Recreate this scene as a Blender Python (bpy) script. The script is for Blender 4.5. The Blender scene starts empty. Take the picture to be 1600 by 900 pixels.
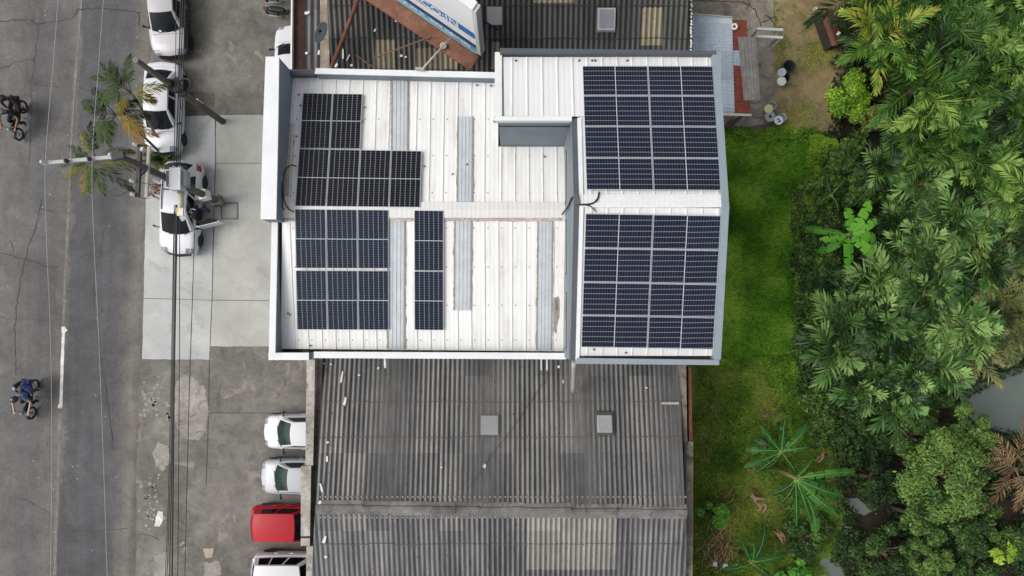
import bpy, bmesh, math, random
from mathutils import Vector, Matrix, noise as mnoise
import numpy as np
R = math.radians
rng = random.Random(11)
SC = bpy.context.scene
COL = SC.collection

# ------------------------------------------------------------------ camera, light, exposure
H, F, X0, Y0 = 32.0, 1600 * 24 / 36, 800.0, 510.0      # drone height, focal length in photo pixels, the point straight below
cd = bpy.data.cameras.new('camera'); cam = bpy.data.objects.new('camera', cd); COL.objects.link(cam)
cam.location = (0, 0, H); cam.rotation_euler = (0, 0, 0)
cd.sensor_width = 36; cd.lens = 24; cd.shift_y = (Y0 - 450) / 1600; cd.clip_end = 2000; cd.clip_start = .1
SC.camera = cam
w = bpy.data.worlds.new('World'); SC.world = w; w.use_nodes = True
nt = w.node_tree; bg = nt.nodes['Background']
sky = nt.nodes.new('ShaderNodeTexSky'); sky.sky_type = 'NISHITA'; sky.sun_disc = False
SUN_EL, SUN_AZ = R(48), R(262)
sky.sun_elevation = SUN_EL; sky.sun_rotation = SUN_AZ; sky.air_density = 1.0; sky.dust_density = 6.0
hs = nt.nodes.new('ShaderNodeHueSaturation'); hs.inputs['Saturation'].default_value = .3     # overcast: a grey sky
nt.links.new(sky.outputs[0], hs.inputs['Color']); nt.links.new(hs.outputs[0], bg.inputs['Color'])
bg.inputs['Strength'].default_value = .15
sd = bpy.data.lights.new('sun', 'SUN'); sun = bpy.data.objects.new('sun', sd); COL.objects.link(sun)
sd.energy = .6; sd.angle = R(30); sd.color = (1.0, .97, .92)
d = Vector((math.sin(SUN_AZ) * math.cos(SUN_EL), math.cos(SUN_AZ) * math.cos(SUN_EL), math.sin(SUN_EL)))
sun.rotation_euler = d.to_track_quat('Z', 'Y').to_euler(); sun.location = (0, 0, 60)
SC.view_settings.view_transform = 'Standard'; SC.view_settings.look = 'None'
SC.view_settings.exposure = .12; SC.view_settings.gamma = 1
SC.cycles.max_bounces = 6; SC.cycles.diffuse_bounces = 3; SC.cycles.transparent_max_bounces = 8

# ------------------------------------------------------------------ helpers
def P(px, py, z=0.0):
    s = (H - z) / F
    return Vector(((px - X0) * s, -(py - Y0) * s, z))

def on(px, py, zf, lift=0):
    z = 5.0
    for _ in range(14):
        p = P(px, py, z); z = zf(p.x, p.y) + lift
    return P(px, py, z)

def lerp(a, b, t): return a + (b - a) * t

class MB:
    def __init__(s): s.v = []; s.f = []; s.m = []; s.t = []; s.uv = {}
    def add(s, vs, fs, m=0, t=.5):
        o = len(s.v); s.v += [tuple(x) for x in vs]
        for f in fs: s.f.append(tuple(i + o for i in f)); s.m.append(m); s.t.append(t)
        return o
    def quad(s, a, b, c, d, m=0, t=.5): s.add([a, b, c, d], [(0, 1, 2, 3)], m, t)
    def hexa(s, b, tp, m=0):
        n = len(b)
        s.add(list(b) + list(tp), [tuple(range(n - 1, -1, -1)), tuple(range(n, 2 * n))] + [(i, (i + 1) % n, n + (i + 1) % n, n + i) for i in range(n)], m)
    def prism(s, poly, z0, z1, m=0):
        a = sum(poly[i][0] * poly[(i + 1) % len(poly)][1] - poly[(i + 1) % len(poly)][0] * poly[i][1] for i in range(len(poly)))
        if a < 0: poly = poly[::-1]
        s.hexa([(p[0], p[1], z0) for p in poly], [(p[0], p[1], z1) for p in poly], m)
    def box(s, c, size, rot=0, m=0, mat=None):
        x, y, z = [k / 2 for k in size]
        M_ = mat or (Matrix.Translation(c) @ Matrix.Rotation(rot, 4, 'Z'))
        b = [M_ @ Vector(q) for q in ((-x, -y, -z), (x, -y, -z), (x, y, -z), (-x, y, -z))]
        t = [M_ @ Vector(q) for q in ((-x, -y, z), (x, -y, z), (x, y, z), (-x, y, z))]
        s.hexa(b, t, m)
    def bar(s, p, q, wd, hg, m=0):
        p, q = Vector(p), Vector(q); dd = q - p; L = dd.length
        M_ = Matrix.Translation((p + q) / 2) @ dd.to_track_quat('X', 'Z').to_matrix().to_4x4()
        s.box(None, (L, wd, hg), m=m, mat=M_)
    def tube(s, pts, r, n=8, m=0, t=.5, cap=True):
        pts = [Vector(p) for p in pts]; k = len(pts)
        rs = r if isinstance(r, (list, tuple)) else [r] * k
        vs = []; up = None
        for i, p in enumerate(pts):
            dd = (pts[min(i + 1, k - 1)] - pts[max(i - 1, 0)])
            dd = dd.normalized() if dd.length > 1e-9 else Vector((0, 0, 1))
            if up is None: up = Vector((0, 0, 1)) if abs(dd.z) < .9 else Vector((1, 0, 0))
            a = dd.cross(up)
            if a.length < 1e-6: a = dd.orthogonal()
            a.normalize(); b = a.cross(dd); up = b
            for j in range(n):
                an = 2 * math.pi * j / n
                vs.append(p + (a * math.cos(an) + b * math.sin(an)) * rs[i])
        fs = [(i * n + j, i * n + (j + 1) % n, (i + 1) * n + (j + 1) % n, (i + 1) * n + j) for i in range(k - 1) for j in range(n)]
        if cap and n > 2: fs += [tuple(range(n))[::-1], tuple((k - 1) * n + j for j in range(n))]
        s.add(vs, fs, m, t)
    def lathe(s, c, prof, n=20, m=0, axis=None, mats=None):
        M_ = Matrix.Translation(c) @ (Vector(axis).to_track_quat('Z', 'Y').to_matrix().to_4x4() if axis else Matrix())
        vs = [M_ @ Vector((r * math.cos(2 * math.pi * j / n), r * math.sin(2 * math.pi * j / n), z)) for r, z in prof for j in range(n)]
        for i in range(len(prof) - 1):
            pass
        o = len(s.v); s.v += [tuple(x) for x in vs]
        for i in range(len(prof) - 1):
            for j in range(n):
                s.f.append((o + i * n + j, o + i * n + (j + 1) % n, o + (i + 1) * n + (j + 1) % n, o + (i + 1) * n + j)); s.m.append(mats[i] if mats else m); s.t.append(.5)
    def grid(s, fn, nu, nv, m=0, t=.5):
        vs = [fn(i / nu, j / nv) for i in range(nu + 1) for j in range(nv + 1)]
        s.add(vs, [(i * (nv + 1) + j, (i + 1) * (nv + 1) + j, (i + 1) * (nv + 1) + j + 1, i * (nv + 1) + j + 1) for i in range(nu) for j in range(nv)], m, t)
    def build(s, name, mats, parent=None, smooth=False, world=True, sub=0, loc=None, tint=False, fixn=True):
        me = bpy.data.meshes.new(name)
        org = Vector((0, 0, 0))
        if loc is not None: org = Vector(loc)
        elif parent is not None and world: org = wloc(parent)
        me.from_pydata([(x[0] - org.x, x[1] - org.y, x[2] - org.z) for x in s.v] if org.length else s.v, [], s.f)
        for m_ in (mats if isinstance(mats, (list, tuple)) else [mats]): me.materials.append(m_)
        me.polygons.foreach_set('material_index', s.m)
        if tint:
            at = me.attributes.new('tint', 'FLOAT', 'FACE'); at.data.foreach_set('value', s.t)
        if fixn:
            bm = bmesh.new(); bm.from_mesh(me); bmesh.ops.recalc_face_normals(bm, faces=bm.faces); bm.to_mesh(me); bm.free()
        if smooth: me.polygons.foreach_set('use_smooth', [True] * len(me.polygons))
        o = bpy.data.objects.new(name, me); COL.objects.link(o)
        if loc is not None: o.location = loc
        if parent is not None: o.parent = parent
        if sub:
            md = o.modifiers.new('sub', 'SUBSURF'); md.levels = sub; md.render_levels = sub
        return o

def wloc(o):
    v = Vector((0, 0, 0))
    while o is not None: v += o.location; o = o.parent
    return v

def tag(o, label, cat, group=None, kind=None):
    if label: o['label'] = label
    if cat: o['category'] = cat
    if group: o['group'] = group
    if kind: o['kind'] = kind
    return o
def thing(name, label, cat, loc=(0, 0, 0), rz=0, group=None):
    o = bpy.data.objects.new(name, None); COL.objects.link(o); o.empty_display_size = .2
    o.location = loc; o.rotation_euler = (0, 0, rz)
    return tag(o, label, cat, group)
def structure(o): o['kind'] = 'structure'; return o
def kids(o): return [c for c in bpy.data.objects if c.parent == o]
def dup(root, loc, rz, label, sc=1, group=None, children=None):
    r = root.copy(); COL.objects.link(r); r.location = loc; r.rotation_euler = (0, 0, rz); r.scale = (sc, sc, sc)
    r['label'] = label
    if group: r['group'] = group
    for ch in (children if children is not None else kids(root)):
        c = ch.copy(); COL.objects.link(c); c.parent = r
    return r

# ------------------------------------------------------------------ materials
def c3(h):
    """sRGB 0..255 triple to linear."""
    return tuple(((x / 255) / 12.92 if x / 255 <= .04045 else ((x / 255 + .055) / 1.055) ** 2.4) for x in h) + (1,)
class NT:
    def __init__(s, name):
        s.mat = bpy.data.materials.new(name); s.mat.use_nodes = True; s.nt = s.mat.node_tree
        s.b = s.nt.nodes['Principled BSDF']
    def n(s, t, **kw):
        nd = s.nt.nodes.new(t)
        for k, v in kw.items(): setattr(nd, k, v)
        return nd
    def L(s, a, b): s.nt.links.new(a, b)
    def coord(s, scale=(1, 1, 1), out='Object'):
        t = s.n('ShaderNodeTexCoord'); m = s.n('ShaderNodeMapping'); m.inputs['Scale'].default_value = scale
        s.L(t.outputs[out], m.inputs['Vector']); return m.outputs[0]
    def noise(s, vec, scale, detail=4, rough=.6, dist=0):
        n = s.n('ShaderNodeTexNoise'); n.inputs['Scale'].default_value = scale; n.inputs['Detail'].default_value = detail
        n.inputs['Roughness'].default_value = rough; n.inputs['Distortion'].default_value = dist
        s.L(vec, n.inputs['Vector']); return n.outputs['Fac']
    def ramp(s, fac, stops):
        r = s.n('ShaderNodeValToRGB'); e = r.color_ramp.elements
        while len(e) < len(stops): e.new(.5)
        for i, (p, c) in enumerate(stops):
            e[i].position = p; e[i].color = c if hasattr(c, '__len__') else (c, c, c, 1)
        s.L(fac, r.inputs[0]); return r.outputs[0]
    def mix(s, a, b, fac, mode='MIX'):
        m = s.n('ShaderNodeMix', data_type='RGBA', blend_type=mode)
        for sock, v in ((m.inputs[0], fac), (m.inputs[6], a), (m.inputs[7], b)):
            if hasattr(v, 'is_output') or hasattr(v, 'links'): s.L(v, sock)
            else: sock.default_value = v
        return m.outputs[2]
    def math(s, op, a, b=None, c=None):
        m = s.n('ShaderNodeMath', operation=op)
        for i, v in enumerate((a, b, c)):
            if v is None: continue
            if hasattr(v, 'links'): s.L(v, m.inputs[i])
            else: m.inputs[i].default_value = v
        return m.outputs[0]
    def bump(s, h, strength=.3, dist=.02):
        b = s.n('ShaderNodeBump'); b.inputs['Strength'].default_value = strength; b.inputs['Distance'].default_value = dist
        s.L(h, b.inputs['Height']); s.L(b.outputs[0], s.b.inputs['Normal'])
    def fin(s, col, rough=.7, metal=0, spec=.5):
        if hasattr(col, 'links'): s.L(col, s.b.inputs['Base Color'])
        else: s.b.inputs['Base Color'].default_value = col
        if hasattr(rough, 'links'): s.L(rough, s.b.inputs['Roughness'])
        else: s.b.inputs['Roughness'].default_value = rough
        s.b.inputs['Metallic'].default_value = metal; s.b.inputs['Specular IOR Level'].default_value = spec
        return s.mat

MATS = {}
def simple(name, col, rough=.6, var=.12, scale=3.0, metal=0, spec=.5, bump=0, coat=0):
    """a plain surface with a little wear: two tones of one colour under noise"""
    if name in MATS: return MATS[name]
    q = NT(name); c = c3(col); v = q.coord()
    a = tuple(x * (1 - var) for x in c[:3]) + (1,); b = tuple(min(.95, x * (1 + var * .7)) for x in c[:3]) + (1,)
    f = q.noise(v, scale, 5, .65)
    m = q.fin(q.ramp(f, [(.35, a), (.65, b)]), rough, metal, spec)
    if bump: q.bump(q.noise(v, scale * 12, 3), bump, .01)
    if coat: q.b.inputs['Coat Weight'].default_value = coat; q.b.inputs['Coat Roughness'].default_value = .05
    MATS[name] = m; return m

def ground_mat(name, cols, big=.35, mid=1.6, fine=22, rough=.9, spots=None, bump=.25, mott=.85, fa=.7):
    q = NT(name); v = q.coord()
    a = q.ramp(q.noise(v, big, 6, .65, .4), [(.3, c3(cols[0])), (.5, c3(cols[1])), (.7, c3(cols[2]))])
    f2 = q.ramp(q.noise(v, mid, 6, .7, .6), [(.3, (.62, .62, .62, 1)), (.7, (1.28, 1.28, 1.28, 1))])
    col = q.mix(a, f2, mott, 'MULTIPLY')
    f3 = q.ramp(q.noise(v, fine, 3, .7), [(.3, (.62, .62, .62, 1)), (.7, (1.32, 1.32, 1.32, 1))])
    col = q.mix(col, f3, fa, 'MULTIPLY')
    if spots:
        sm = q.ramp(q.noise(v, spots[1], 5, .7, 1.0), [(spots[2], (0, 0, 0, 1)), (spots[2] + .06, (1, 1, 1, 1))])
        col = q.mix(col, c3(spots[0]), q.math('MULTIPLY', sm, spots[3]))
    q.bump(q.noise(v, fine * 1.5, 4), bump, .01)
    return q.fin(col, rough, 0, .3)

def road_mat():
    q = NT('worn_asphalt'); v = q.coord()
    sep = q.n('ShaderNodeSeparateXYZ'); q.L(v, sep.inputs[0])
    n1 = q.noise(v, .5, 6, .7, .4)
    n2 = q.noise(v, 5, 4, .7)
    x = q.math('SUBTRACT', sep.outputs[0], q.math('MULTIPLY', sep.outputs[1], .045))
    x = q.math('ADD', x, q.math('MULTIPLY', q.math('SUBTRACT', n1, .5), 1.3))
    x = q.math('ADD', x, q.math('MULTIPLY', q.math('SUBTRACT', n2, .5), .35))
    g = lambda px: ((px - 800) * .03 + 25) / 10
    fac = q.math('DIVIDE', q.math('ADD', x, 25), 10)
    k = lambda r_: c3(r_)
    col = q.ramp(fac, [(g(-20), k((124, 123, 118))), (g(25), k((112, 110, 107))), (g(60), k((106, 104, 102))), (g(95), k((116, 113, 108))), (g(103), k((118, 115, 110))),
                       (g(108), k((97, 96, 96))), (g(170), k((97, 96, 97))), (g(190), k((104, 102, 100))), (g(206), k((126, 120, 113))), (g(214), k((132, 126, 118))), (g(224), k((114, 110, 104)))])
    for sc_, lo, hi, w_ in ((.16, .7, 1.2, .9), (.9, .72, 1.22, .9), (7, .74, 1.26, .6), (34, .62, 1.36, .7)):
        t = q.ramp(q.noise(v, sc_, 6, .7, .3), [(.3, (lo, lo, lo, 1)), (.7, (hi, hi, hi, 1))])
        col = q.mix(col, t, w_, 'MULTIPLY')
    va = q.coord((2.2, .12, 1)); t = q.ramp(q.noise(va, 1.0, 4, .6), [(.35, (.86, .86, .86, 1)), (.65, (1.1, 1.1, 1.1, 1))])
    col = q.mix(col, t, .7, 'MULTIPLY')
    col = q.mix(col, (.86, .87, .9, 1), 1.0, 'MULTIPLY')
    q.bump(q.noise(v, 45, 4), .35, .01)
    return q.fin(col, .88, 0, .35)

def corrugated_mat(name, lo, hi, streak=1.0, pitch=.19, sheet=(.95, 3.0), dark=(40, 38, 36), lightpatch=None, xoff=0.0):
    """old fibre cement: troughs are darker than crests, each sheet has its own age, streaks run down the slope"""
    q = NT(name); v = q.coord()
    sep = q.n('ShaderNodeSeparateXYZ'); q.L(v, sep.inputs[0]); X, Y = sep.outputs[0], sep.outputs[1]
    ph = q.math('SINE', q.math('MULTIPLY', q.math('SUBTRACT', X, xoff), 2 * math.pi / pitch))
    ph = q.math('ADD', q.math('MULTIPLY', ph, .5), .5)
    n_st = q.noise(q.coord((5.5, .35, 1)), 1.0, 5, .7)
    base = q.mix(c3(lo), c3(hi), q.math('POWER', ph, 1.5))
    cx = q.math('FLOOR', q.math('DIVIDE', X, sheet[0])); cy = q.math('FLOOR', q.math('DIVIDE', Y, sheet[1]))
    cmb = q.n('ShaderNodeCombineXYZ'); q.L(cx, cmb.inputs[0]); q.L(cy, cmb.inputs[1])
    wn = q.n('ShaderNodeTexWhiteNoise', noise_dimensions='3D'); q.L(cmb.outputs[0], wn.inputs['Vector'])
    s_ = q.ramp(wn.outputs['Value'], [(0, (.66, .66, .68, 1)), (.5, (.92, .92, .92, 1)), (1, (1.16, 1.15, 1.12, 1))])
    col = q.mix(base, s_, .85, 'MULTIPLY')
    st = q.ramp(n_st, [(.32, (.5, .5, .5, 1)), (.55, (1.02, 1.02, 1.02, 1)), (.75, (1.3, 1.29, 1.26, 1))])
    col = q.mix(col, st, .75 * streak, 'MULTIPLY')
    big = q.ramp(q.noise(v, .28, 5, .65), [(.3, (.7, .7, .71, 1)), (.7, (1.22, 1.21, 1.2, 1))])
    col = q.mix(col, big, .8, 'MULTIPLY')
    sp = q.ramp(q.noise(q.coord((3.5, 2.0, 1)), 2.6, 4, .75, .5), [(.62, (0, 0, 0, 1)), (.68, (1, 1, 1, 1))])
    col = q.mix(col, c3(dark), q.math('MULTIPLY', sp, .75))
    fn = q.ramp(q.noise(v, 30, 3, .7), [(.3, (.72, .72, .72, 1)), (.7, (1.25, 1.25, 1.25, 1))])
    col = q.mix(col, fn, .6, 'MULTIPLY')
    q.bump(q.noise(v, 40, 4), .3, .008)
    return q.fin(col, .88, 0, .25)

def white_roof_mat(name='white_roof_sheet', col=(233, 233, 231), dirty=(180, 175, 166), amt=1.0):
    q = NT(name); v = q.coord()
    s1 = q.noise(q.coord((2.1, .16, 1)), 1.0, 6, .7)
    s2 = q.noise(v, .7, 6, .7, .5)
    f = q.math('MULTIPLY', q.ramp(s1, [(.45, (0, 0, 0, 1)), (.75, (1, 1, 1, 1))]), q.ramp(s2, [(.35, (.15, .15, .15, 1)), (.7, (1, 1, 1, 1))]))
    base = q.mix(c3(col), c3(dirty), q.math('MULTIPLY', f, amt))
    sp = q.ramp(q.noise(v, 3.3, 5, .8, .3), [(.71, (0, 0, 0, 1)), (.76, (1, 1, 1, 1))])
    base = q.mix(base, c3((150, 144, 134)), q.math('MULTIPLY', sp, .6))
    sep = q.n('ShaderNodeSeparateXYZ'); q.L(v, sep.inputs[0])
    wv = q.math('SINE', q.math('MULTIPLY', sep.outputs[0], 2 * math.pi / .155))
    q.bump(wv, .25, .006)
    return q.fin(base, .38, 0, .5)

def leaf_mat(name, dark, mid, light, rough=.45, spec=.4, rnd=.35, nscale=.6):
    """colour by the leaf's own tint, the plant's own tint and patches of younger and older growth"""
    q = NT(name)
    at = q.n('ShaderNodeAttribute', attribute_name='tint')
    oi = q.n('ShaderNodeObjectInfo'); v = q.coord()
    f = q.math('ADD', at.outputs['Fac'], q.math('MULTIPLY', q.math('SUBTRACT', oi.outputs['Random'], .5), rnd))
    f = q.math('ADD', f, q.math('MULTIPLY', q.math('SUBTRACT', q.noise(v, nscale, 4, .6), .5), .9))
    col = q.ramp(f, [(.1, c3(dark)), (.5, c3(mid)), (.9, c3(light))])
    m = q.fin(col, rough, 0, spec)
    q.b.inputs['Transmission Weight'].default_value = 0
    return m

def panel_mat(name, c):
    """solar cells: 6 cell columns with bright bus lines and fine rows, laid on the panel's own UV"""
    q = NT(name); tc = q.n('ShaderNodeTexCoord'); sep = q.n('ShaderNodeSeparateXYZ'); q.L(tc.outputs['UV'], sep.inputs[0])
    u, v_ = sep.outputs[0], sep.outputs[1]
    def line(x, n, wd):
        fr = q.math('FRACT', q.math('MULTIPLY', x, n)); dd = q.math('ABSOLUTE', q.math('SUBTRACT', fr, .5))
        return q.math('GREATER_THAN', dd, .5 - wd)
    lu = line(u, 6, .055); lv = line(v_, 12, .05)
    wn = q.n('ShaderNodeTexWhiteNoise', noise_dimensions='2D')
    cm = q.n('ShaderNodeCombineXYZ'); q.L(q.math('FLOOR', q.math('MULTIPLY', u, 6)), cm.inputs[0]); q.L(q.math('FLOOR', q.math('MULTIPLY', v_, 12)), cm.inputs[1]); q.L(cm.outputs[0], wn.inputs['Vector'])
    oi = q.n('ShaderNodeObjectInfo')
    base = q.mix(tuple(x * .8 for x in c3(c)[:3]) + (1,), tuple(x * 1.25 for x in c3(c)[:3]) + (1,), q.math('ADD', q.math('MULTIPLY', wn.outputs['Value'], .5), q.math('MULTIPLY', oi.outputs['Random'], .5)))
    col = q.mix(base, c3((158, 164, 176)), q.math('MULTIPLY', lu, .55)); col = q.mix(col, c3((130, 136, 150)), q.math('MULTIPLY', lv, .42))
    m = q.fin(col, .14, 0, .16); return m

M_road = road_mat()
M_yard = ground_mat('old_yard_concrete', [(94, 91, 86), (117, 114, 108), (137, 134, 128)], .3, 1.7, 24, spots=((158, 152, 142), .9, .6, .5))
M_pad = ground_mat('pale_concrete', [(164, 164, 156), (178, 178, 171), (187, 187, 181)], .25, .8, 18, bump=.1, mott=.34, fa=.22, spots=((150, 148, 138), .6, .57, .5))
M_padb = ground_mat('pale_concrete_kerbside', [(170, 172, 170), (182, 184, 182), (190, 192, 190)], .25, .8, 18, bump=.1, mott=.34, fa=.22, spots=((156, 156, 151), .6, .57, .5))
M_patch = ground_mat('mortar_patch', [(132, 128, 121), (152, 148, 141), (166, 162, 156)], .8, 2.5, 20, spots=((104, 100, 92), 1.8, .58, .6))
M_dark = simple('dark_crack', (66, 63, 60), .95, .3, 6)
M_joint = simple('joint', (92, 90, 84), .95, .2, 6)
M_paint = ground_mat('road_paint', [(206, 204, 198), (220, 218, 212), (226, 225, 220)], 1, 3, 18, spots=((150, 147, 142), 4, .6, .8))
M_soil = ground_mat('trodden_soil', [(112, 100, 66), (142, 126, 92), (160, 144, 112)], .45, 1.5, 20, spots=((96, 102, 46), .8, .56, .75))
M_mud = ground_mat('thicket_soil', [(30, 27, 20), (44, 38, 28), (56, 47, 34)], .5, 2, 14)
M_lawn = ground_mat('lawn_soil', [(48, 92, 16), (80, 128, 28), (118, 156, 46)], .45, 1.9, 14, bump=.4)
M_rough = ground_mat('rough_soil', [(52, 82, 20), (88, 114, 34), (136, 122, 68)], .55, 1.9, 14, bump=.4)
M_earth = ground_mat('earth', [(60, 74, 34), (84, 90, 48), (106, 100, 66)], .1, .5, 8)
M_white = simple('white_paint', (226, 227, 226), .5, .05, 2)
M_bluegrey = simple('blue_grey_paint', (118, 130, 138), .6, .08, 1.2)
M_coping = simple('dark_grey_coping', (78, 84, 90), .55, .1, 2)
M_fascia = simple('grey_fascia', (138, 150, 157), .5, .06, 2)
M_gutter = simple('dirty_shaded_gutter', (58, 52, 46), .9, .4, 4)
M_roofw = white_roof_mat()
M_roofr = white_roof_mat('rear_white_sheet', (224, 225, 226), (196, 194, 190), .45)
M_skyl = simple('translucent_sheet', (188, 195, 199), .4, .1, 2.5)
M_seal = simple('old_sealant', (150, 144, 136), .9, .2, 8)
M_pink = simple('faded_red_sealant', (188, 170, 165), .9, .22, 5)
M_stain = simple('rust_brown_stain', (188, 176, 158), .8, .2, 5)
M_alu = simple('aluminium', (186, 190, 195), .35, .05, 3, metal=.0)
M_cellA = panel_mat('dark_solar_cell', (19, 18, 20)); M_cellB = panel_mat('sky_tinted_solar_cell', (25, 33, 46)); M_cellC = panel_mat('rear_solar_cell', (25, 29, 44))  # front panels are alike; the blue cells carry sky reflection in their colour
M_backs = simple('panel_back', (60, 60, 62), .7)
M_black = simple('black_rubber', (24, 24, 25), .6, .2, 5)
M_cable = simple('black_cable', (34, 34, 37), .6, .2, 4)
M_silverwire = simple('aluminium_wire', (168, 168, 168), .5, .1, 4)
M_rustc = simple('rust', (104, 66, 48), .9, .35, 4, bump=.4)
M_rustroof = simple('rust_red_sheet', (122, 60, 48), .85, .3, 5)
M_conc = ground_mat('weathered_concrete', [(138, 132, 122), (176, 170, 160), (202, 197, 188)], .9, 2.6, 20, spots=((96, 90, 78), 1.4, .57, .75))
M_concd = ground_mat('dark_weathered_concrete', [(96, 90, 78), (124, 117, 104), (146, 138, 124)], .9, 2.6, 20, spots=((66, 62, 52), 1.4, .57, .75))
M_corr = corrugated_mat('fibre_cement_south', (90, 89, 88), (144, 143, 141))
M_corrn = corrugated_mat('fibre_cement_north', (48, 48, 48), (102, 101, 99), 1.0, .21, (.95, 2.2))
M_beige = simple('yellowed_clear_sheet', (158, 150, 128), .6, .12, 4)
M_palew = simple('pale_worn_sheet', (165, 162, 152), .85, .16, 5)
# ------------------------------------------------------------------ setting: ground sheets
def sheet(name, pts, z, m, world=False):
    mb = MB(); mb.add([(p[0], p[1], z) for p in pts], [tuple(range(len(pts)))])
    return structure(mb.build(name, m, fixn=False)) if True else None
def flat(name, px, z, m):
    pts = [P(a, b, z) for a, b in px]
    ar = sum(pts[i].x * pts[(i + 1) % len(pts)].y - pts[(i + 1) % len(pts)].x * pts[i].y for i in range(len(pts)))
    if ar < 0: pts = pts[::-1]
    return sheet(name, pts, z, m)
def rough_edge(px, step=9, amp=2.2, seed=0):
    """the outline broken up: edges of worn concrete, bare soil and water are never straight"""
    out = []; n = len(px)
    for i in range(n):
        a, b = Vector(px[i]), Vector(px[(i + 1) % n]); k = max(1, int((b - a).length / step))
        nn = Vector((-(b - a).y, (b - a).x)).normalized()
        for j in range(k):
            p = a.lerp(b, j / k); o = mnoise.noise(Vector((p.x * .06, p.y * .06, seed))) * amp + mnoise.noise(Vector((p.x * .25, p.y * .25, seed + 7))) * amp * .6
            out.append(tuple(p + nn * o) if j else tuple(p))
    return out

sheet('ground', [(-300, -300), (300, -300), (300, 300), (-300, 300)], -.03, M_earth)
flat('road', rough_edge([(-160, -900), (236, -900), (235, 0), (230, 180), (228, 300), (222, 420), (219, 540), (215, 600), (213, 720), (212, 900), (204, 1900), (-160, 1900)], 6, 2.4, 3), .004, M_road)
flat('road', [(-2400, -3000), (-160, -3000), (-160, 3400), (-2400, 3400)], -.02, M_road)
flat('yard', [(180, -3000), (1290, -3000), (1290, 300), (1080, 300), (1080, 3000), (180, 3000)], 0, M_yard)
flat('pavement', rough_edge([(290, 182), (336, 180), (336, 255), (333, 345), (331, 466), (327, 562), (222, 561), (224, 480), (226, 400), (228, 306), (262, 240)], 7, .8, 1), .012, M_padb)
flat('pavement', rough_edge([(337.5, 180), (560, 178), (560, 541), (328.5, 541), (332, 466), (334.5, 345), (337, 255)], 7, .8, 2), .010, M_pad)
for a in ([(337, 256), (520, 256)], [(225, 466), (331, 469), (520, 471)], [(236, 300), (334, 302)]):
    pass
def strip(name, px, wd, z, m, jag=0, seed=0):
    """a thin line along a path on the ground (joints, cracks): width in metres"""
    pts = []
    for i in range(len(px) - 1):
        a, b = Vector(px[i]), Vector(px[i + 1]); k = max(1, int((b - a).length / 5)) if jag else 1
        for j in range(k): pts.append(a.lerp(b, j / k))
    pts.append(Vector(px[-1]))
    if jag: pts = [p + Vector((mnoise.noise(Vector((p.x * .15, p.y * .15, seed))), mnoise.noise(Vector((p.x * .15, p.y * .15, seed + 9))))) * jag for p in pts]
    ws = [P(p.x, p.y, z) for p in pts]; mb = MB(); vs = []
    for i, p in enumerate(ws):
        dd = ws[min(i + 1, len(ws) - 1)] - ws[max(i - 1, 0)]; nn = Vector((-dd.y, dd.x, 0)).normalized()
        wv = wd / 2 * ((.55 + .9 * abs(mnoise.noise(Vector((p.x * 3, p.y * 3, seed))))) if jag else 1)
        vs += [p + nn * wv, p - nn * wv]
    mb.add(vs, [(2 * i + 1, 2 * i + 3, 2 * i + 2, 2 * i) for i in range(len(ws) - 1)])
    return structure(mb.build(name, m, fixn=False))
for a in ([(338, 255), (560, 255)], [(224, 466), (331, 469), (560, 471)], [(336, 180), (337, 255), (334, 345), (331, 466), (328, 541)]):
    strip('pavement_joint', a, .026, .018, M_joint)
for a in ([(327, 645), (520, 646)], [(327, 563), (326, 640), (322, 760)]):
    strip('yard_joint', a, .03, .006, M_dark)
flat('pavement_patch', rough_edge([(292, 143), (336, 146), (336, 180), (291, 181)], 6, 1.5, 5), .008, ground_mat('darker_concrete', [(84, 80, 74), (98, 94, 86), (110, 106, 98)], .6, 2, 20))  # a patch darker than the concrete around it
flat('yard_patch', rough_edge([(283, 588), (305, 590), (320, 606), (325, 640), (323, 672), (310, 688), (292, 686), (276, 668), (270, 636), (274, 606)], 3, 3.5, 6), .008, M_patch)
flat('yard_patch', rough_edge([(246, 690), (262, 696), (268, 720), (255, 736), (243, 728), (238, 708)], 3, 4, 8), .008, M_patch)
M_pebble = simple('bare_aggregate', (150, 146, 138), .9, .25, 9)
flat('yard_patch', rough_edge([(247, 798), (254, 800), (254, 814), (249, 823), (241, 822), (243, 808)], 3, 1.6, 9), .008, M_paint)
flat('yard_patch', [(317, 857), (334, 857), (331, 871), (321, 872)], .008, simple('tan_patch', (170, 158, 142), .9))
flat('yard_patch', rough_edge([(240, 868), (262, 862), (266, 898), (244, 906)], 3, 5, 19), .008, M_patch)
flat('yard_patch', rough_edge([(318, 880), (340, 876), (346, 896), (322, 904)], 3, 5, 29), .008, M_patch)
pb = MB()
for cx_, cy_, n_, sx_, sy_ in ((240, 625, 40, 16, 30), (235, 785, 46, 12, 44), (262, 650, 12, 6, 24), (285, 855, 8, 8, 10)):
    for _ in range(n_):
        x, y = rng.gauss(cx_, sx_ * .6), rng.gauss(cy_, sy_ * .6); r = rng.uniform(1, 3.4); k0 = rng.uniform(0, 6)
        p = P(x, y, .007); pb.add([p + Vector((math.cos(k0 + k) * r * .03 * rng.uniform(.7, 1.2), math.sin(k0 + k) * r * .026, 0)) for k in (0, .9, 1.8, 2.7, 3.6, 4.5, 5.4)], [(0, 1, 2, 3, 4, 5, 6)])
tag(pb.build('exposed_pebbles', M_pebble, fixn=False), 'pale pebbles showing through the worn concrete along the kerb', None, kind='stuff')
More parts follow.
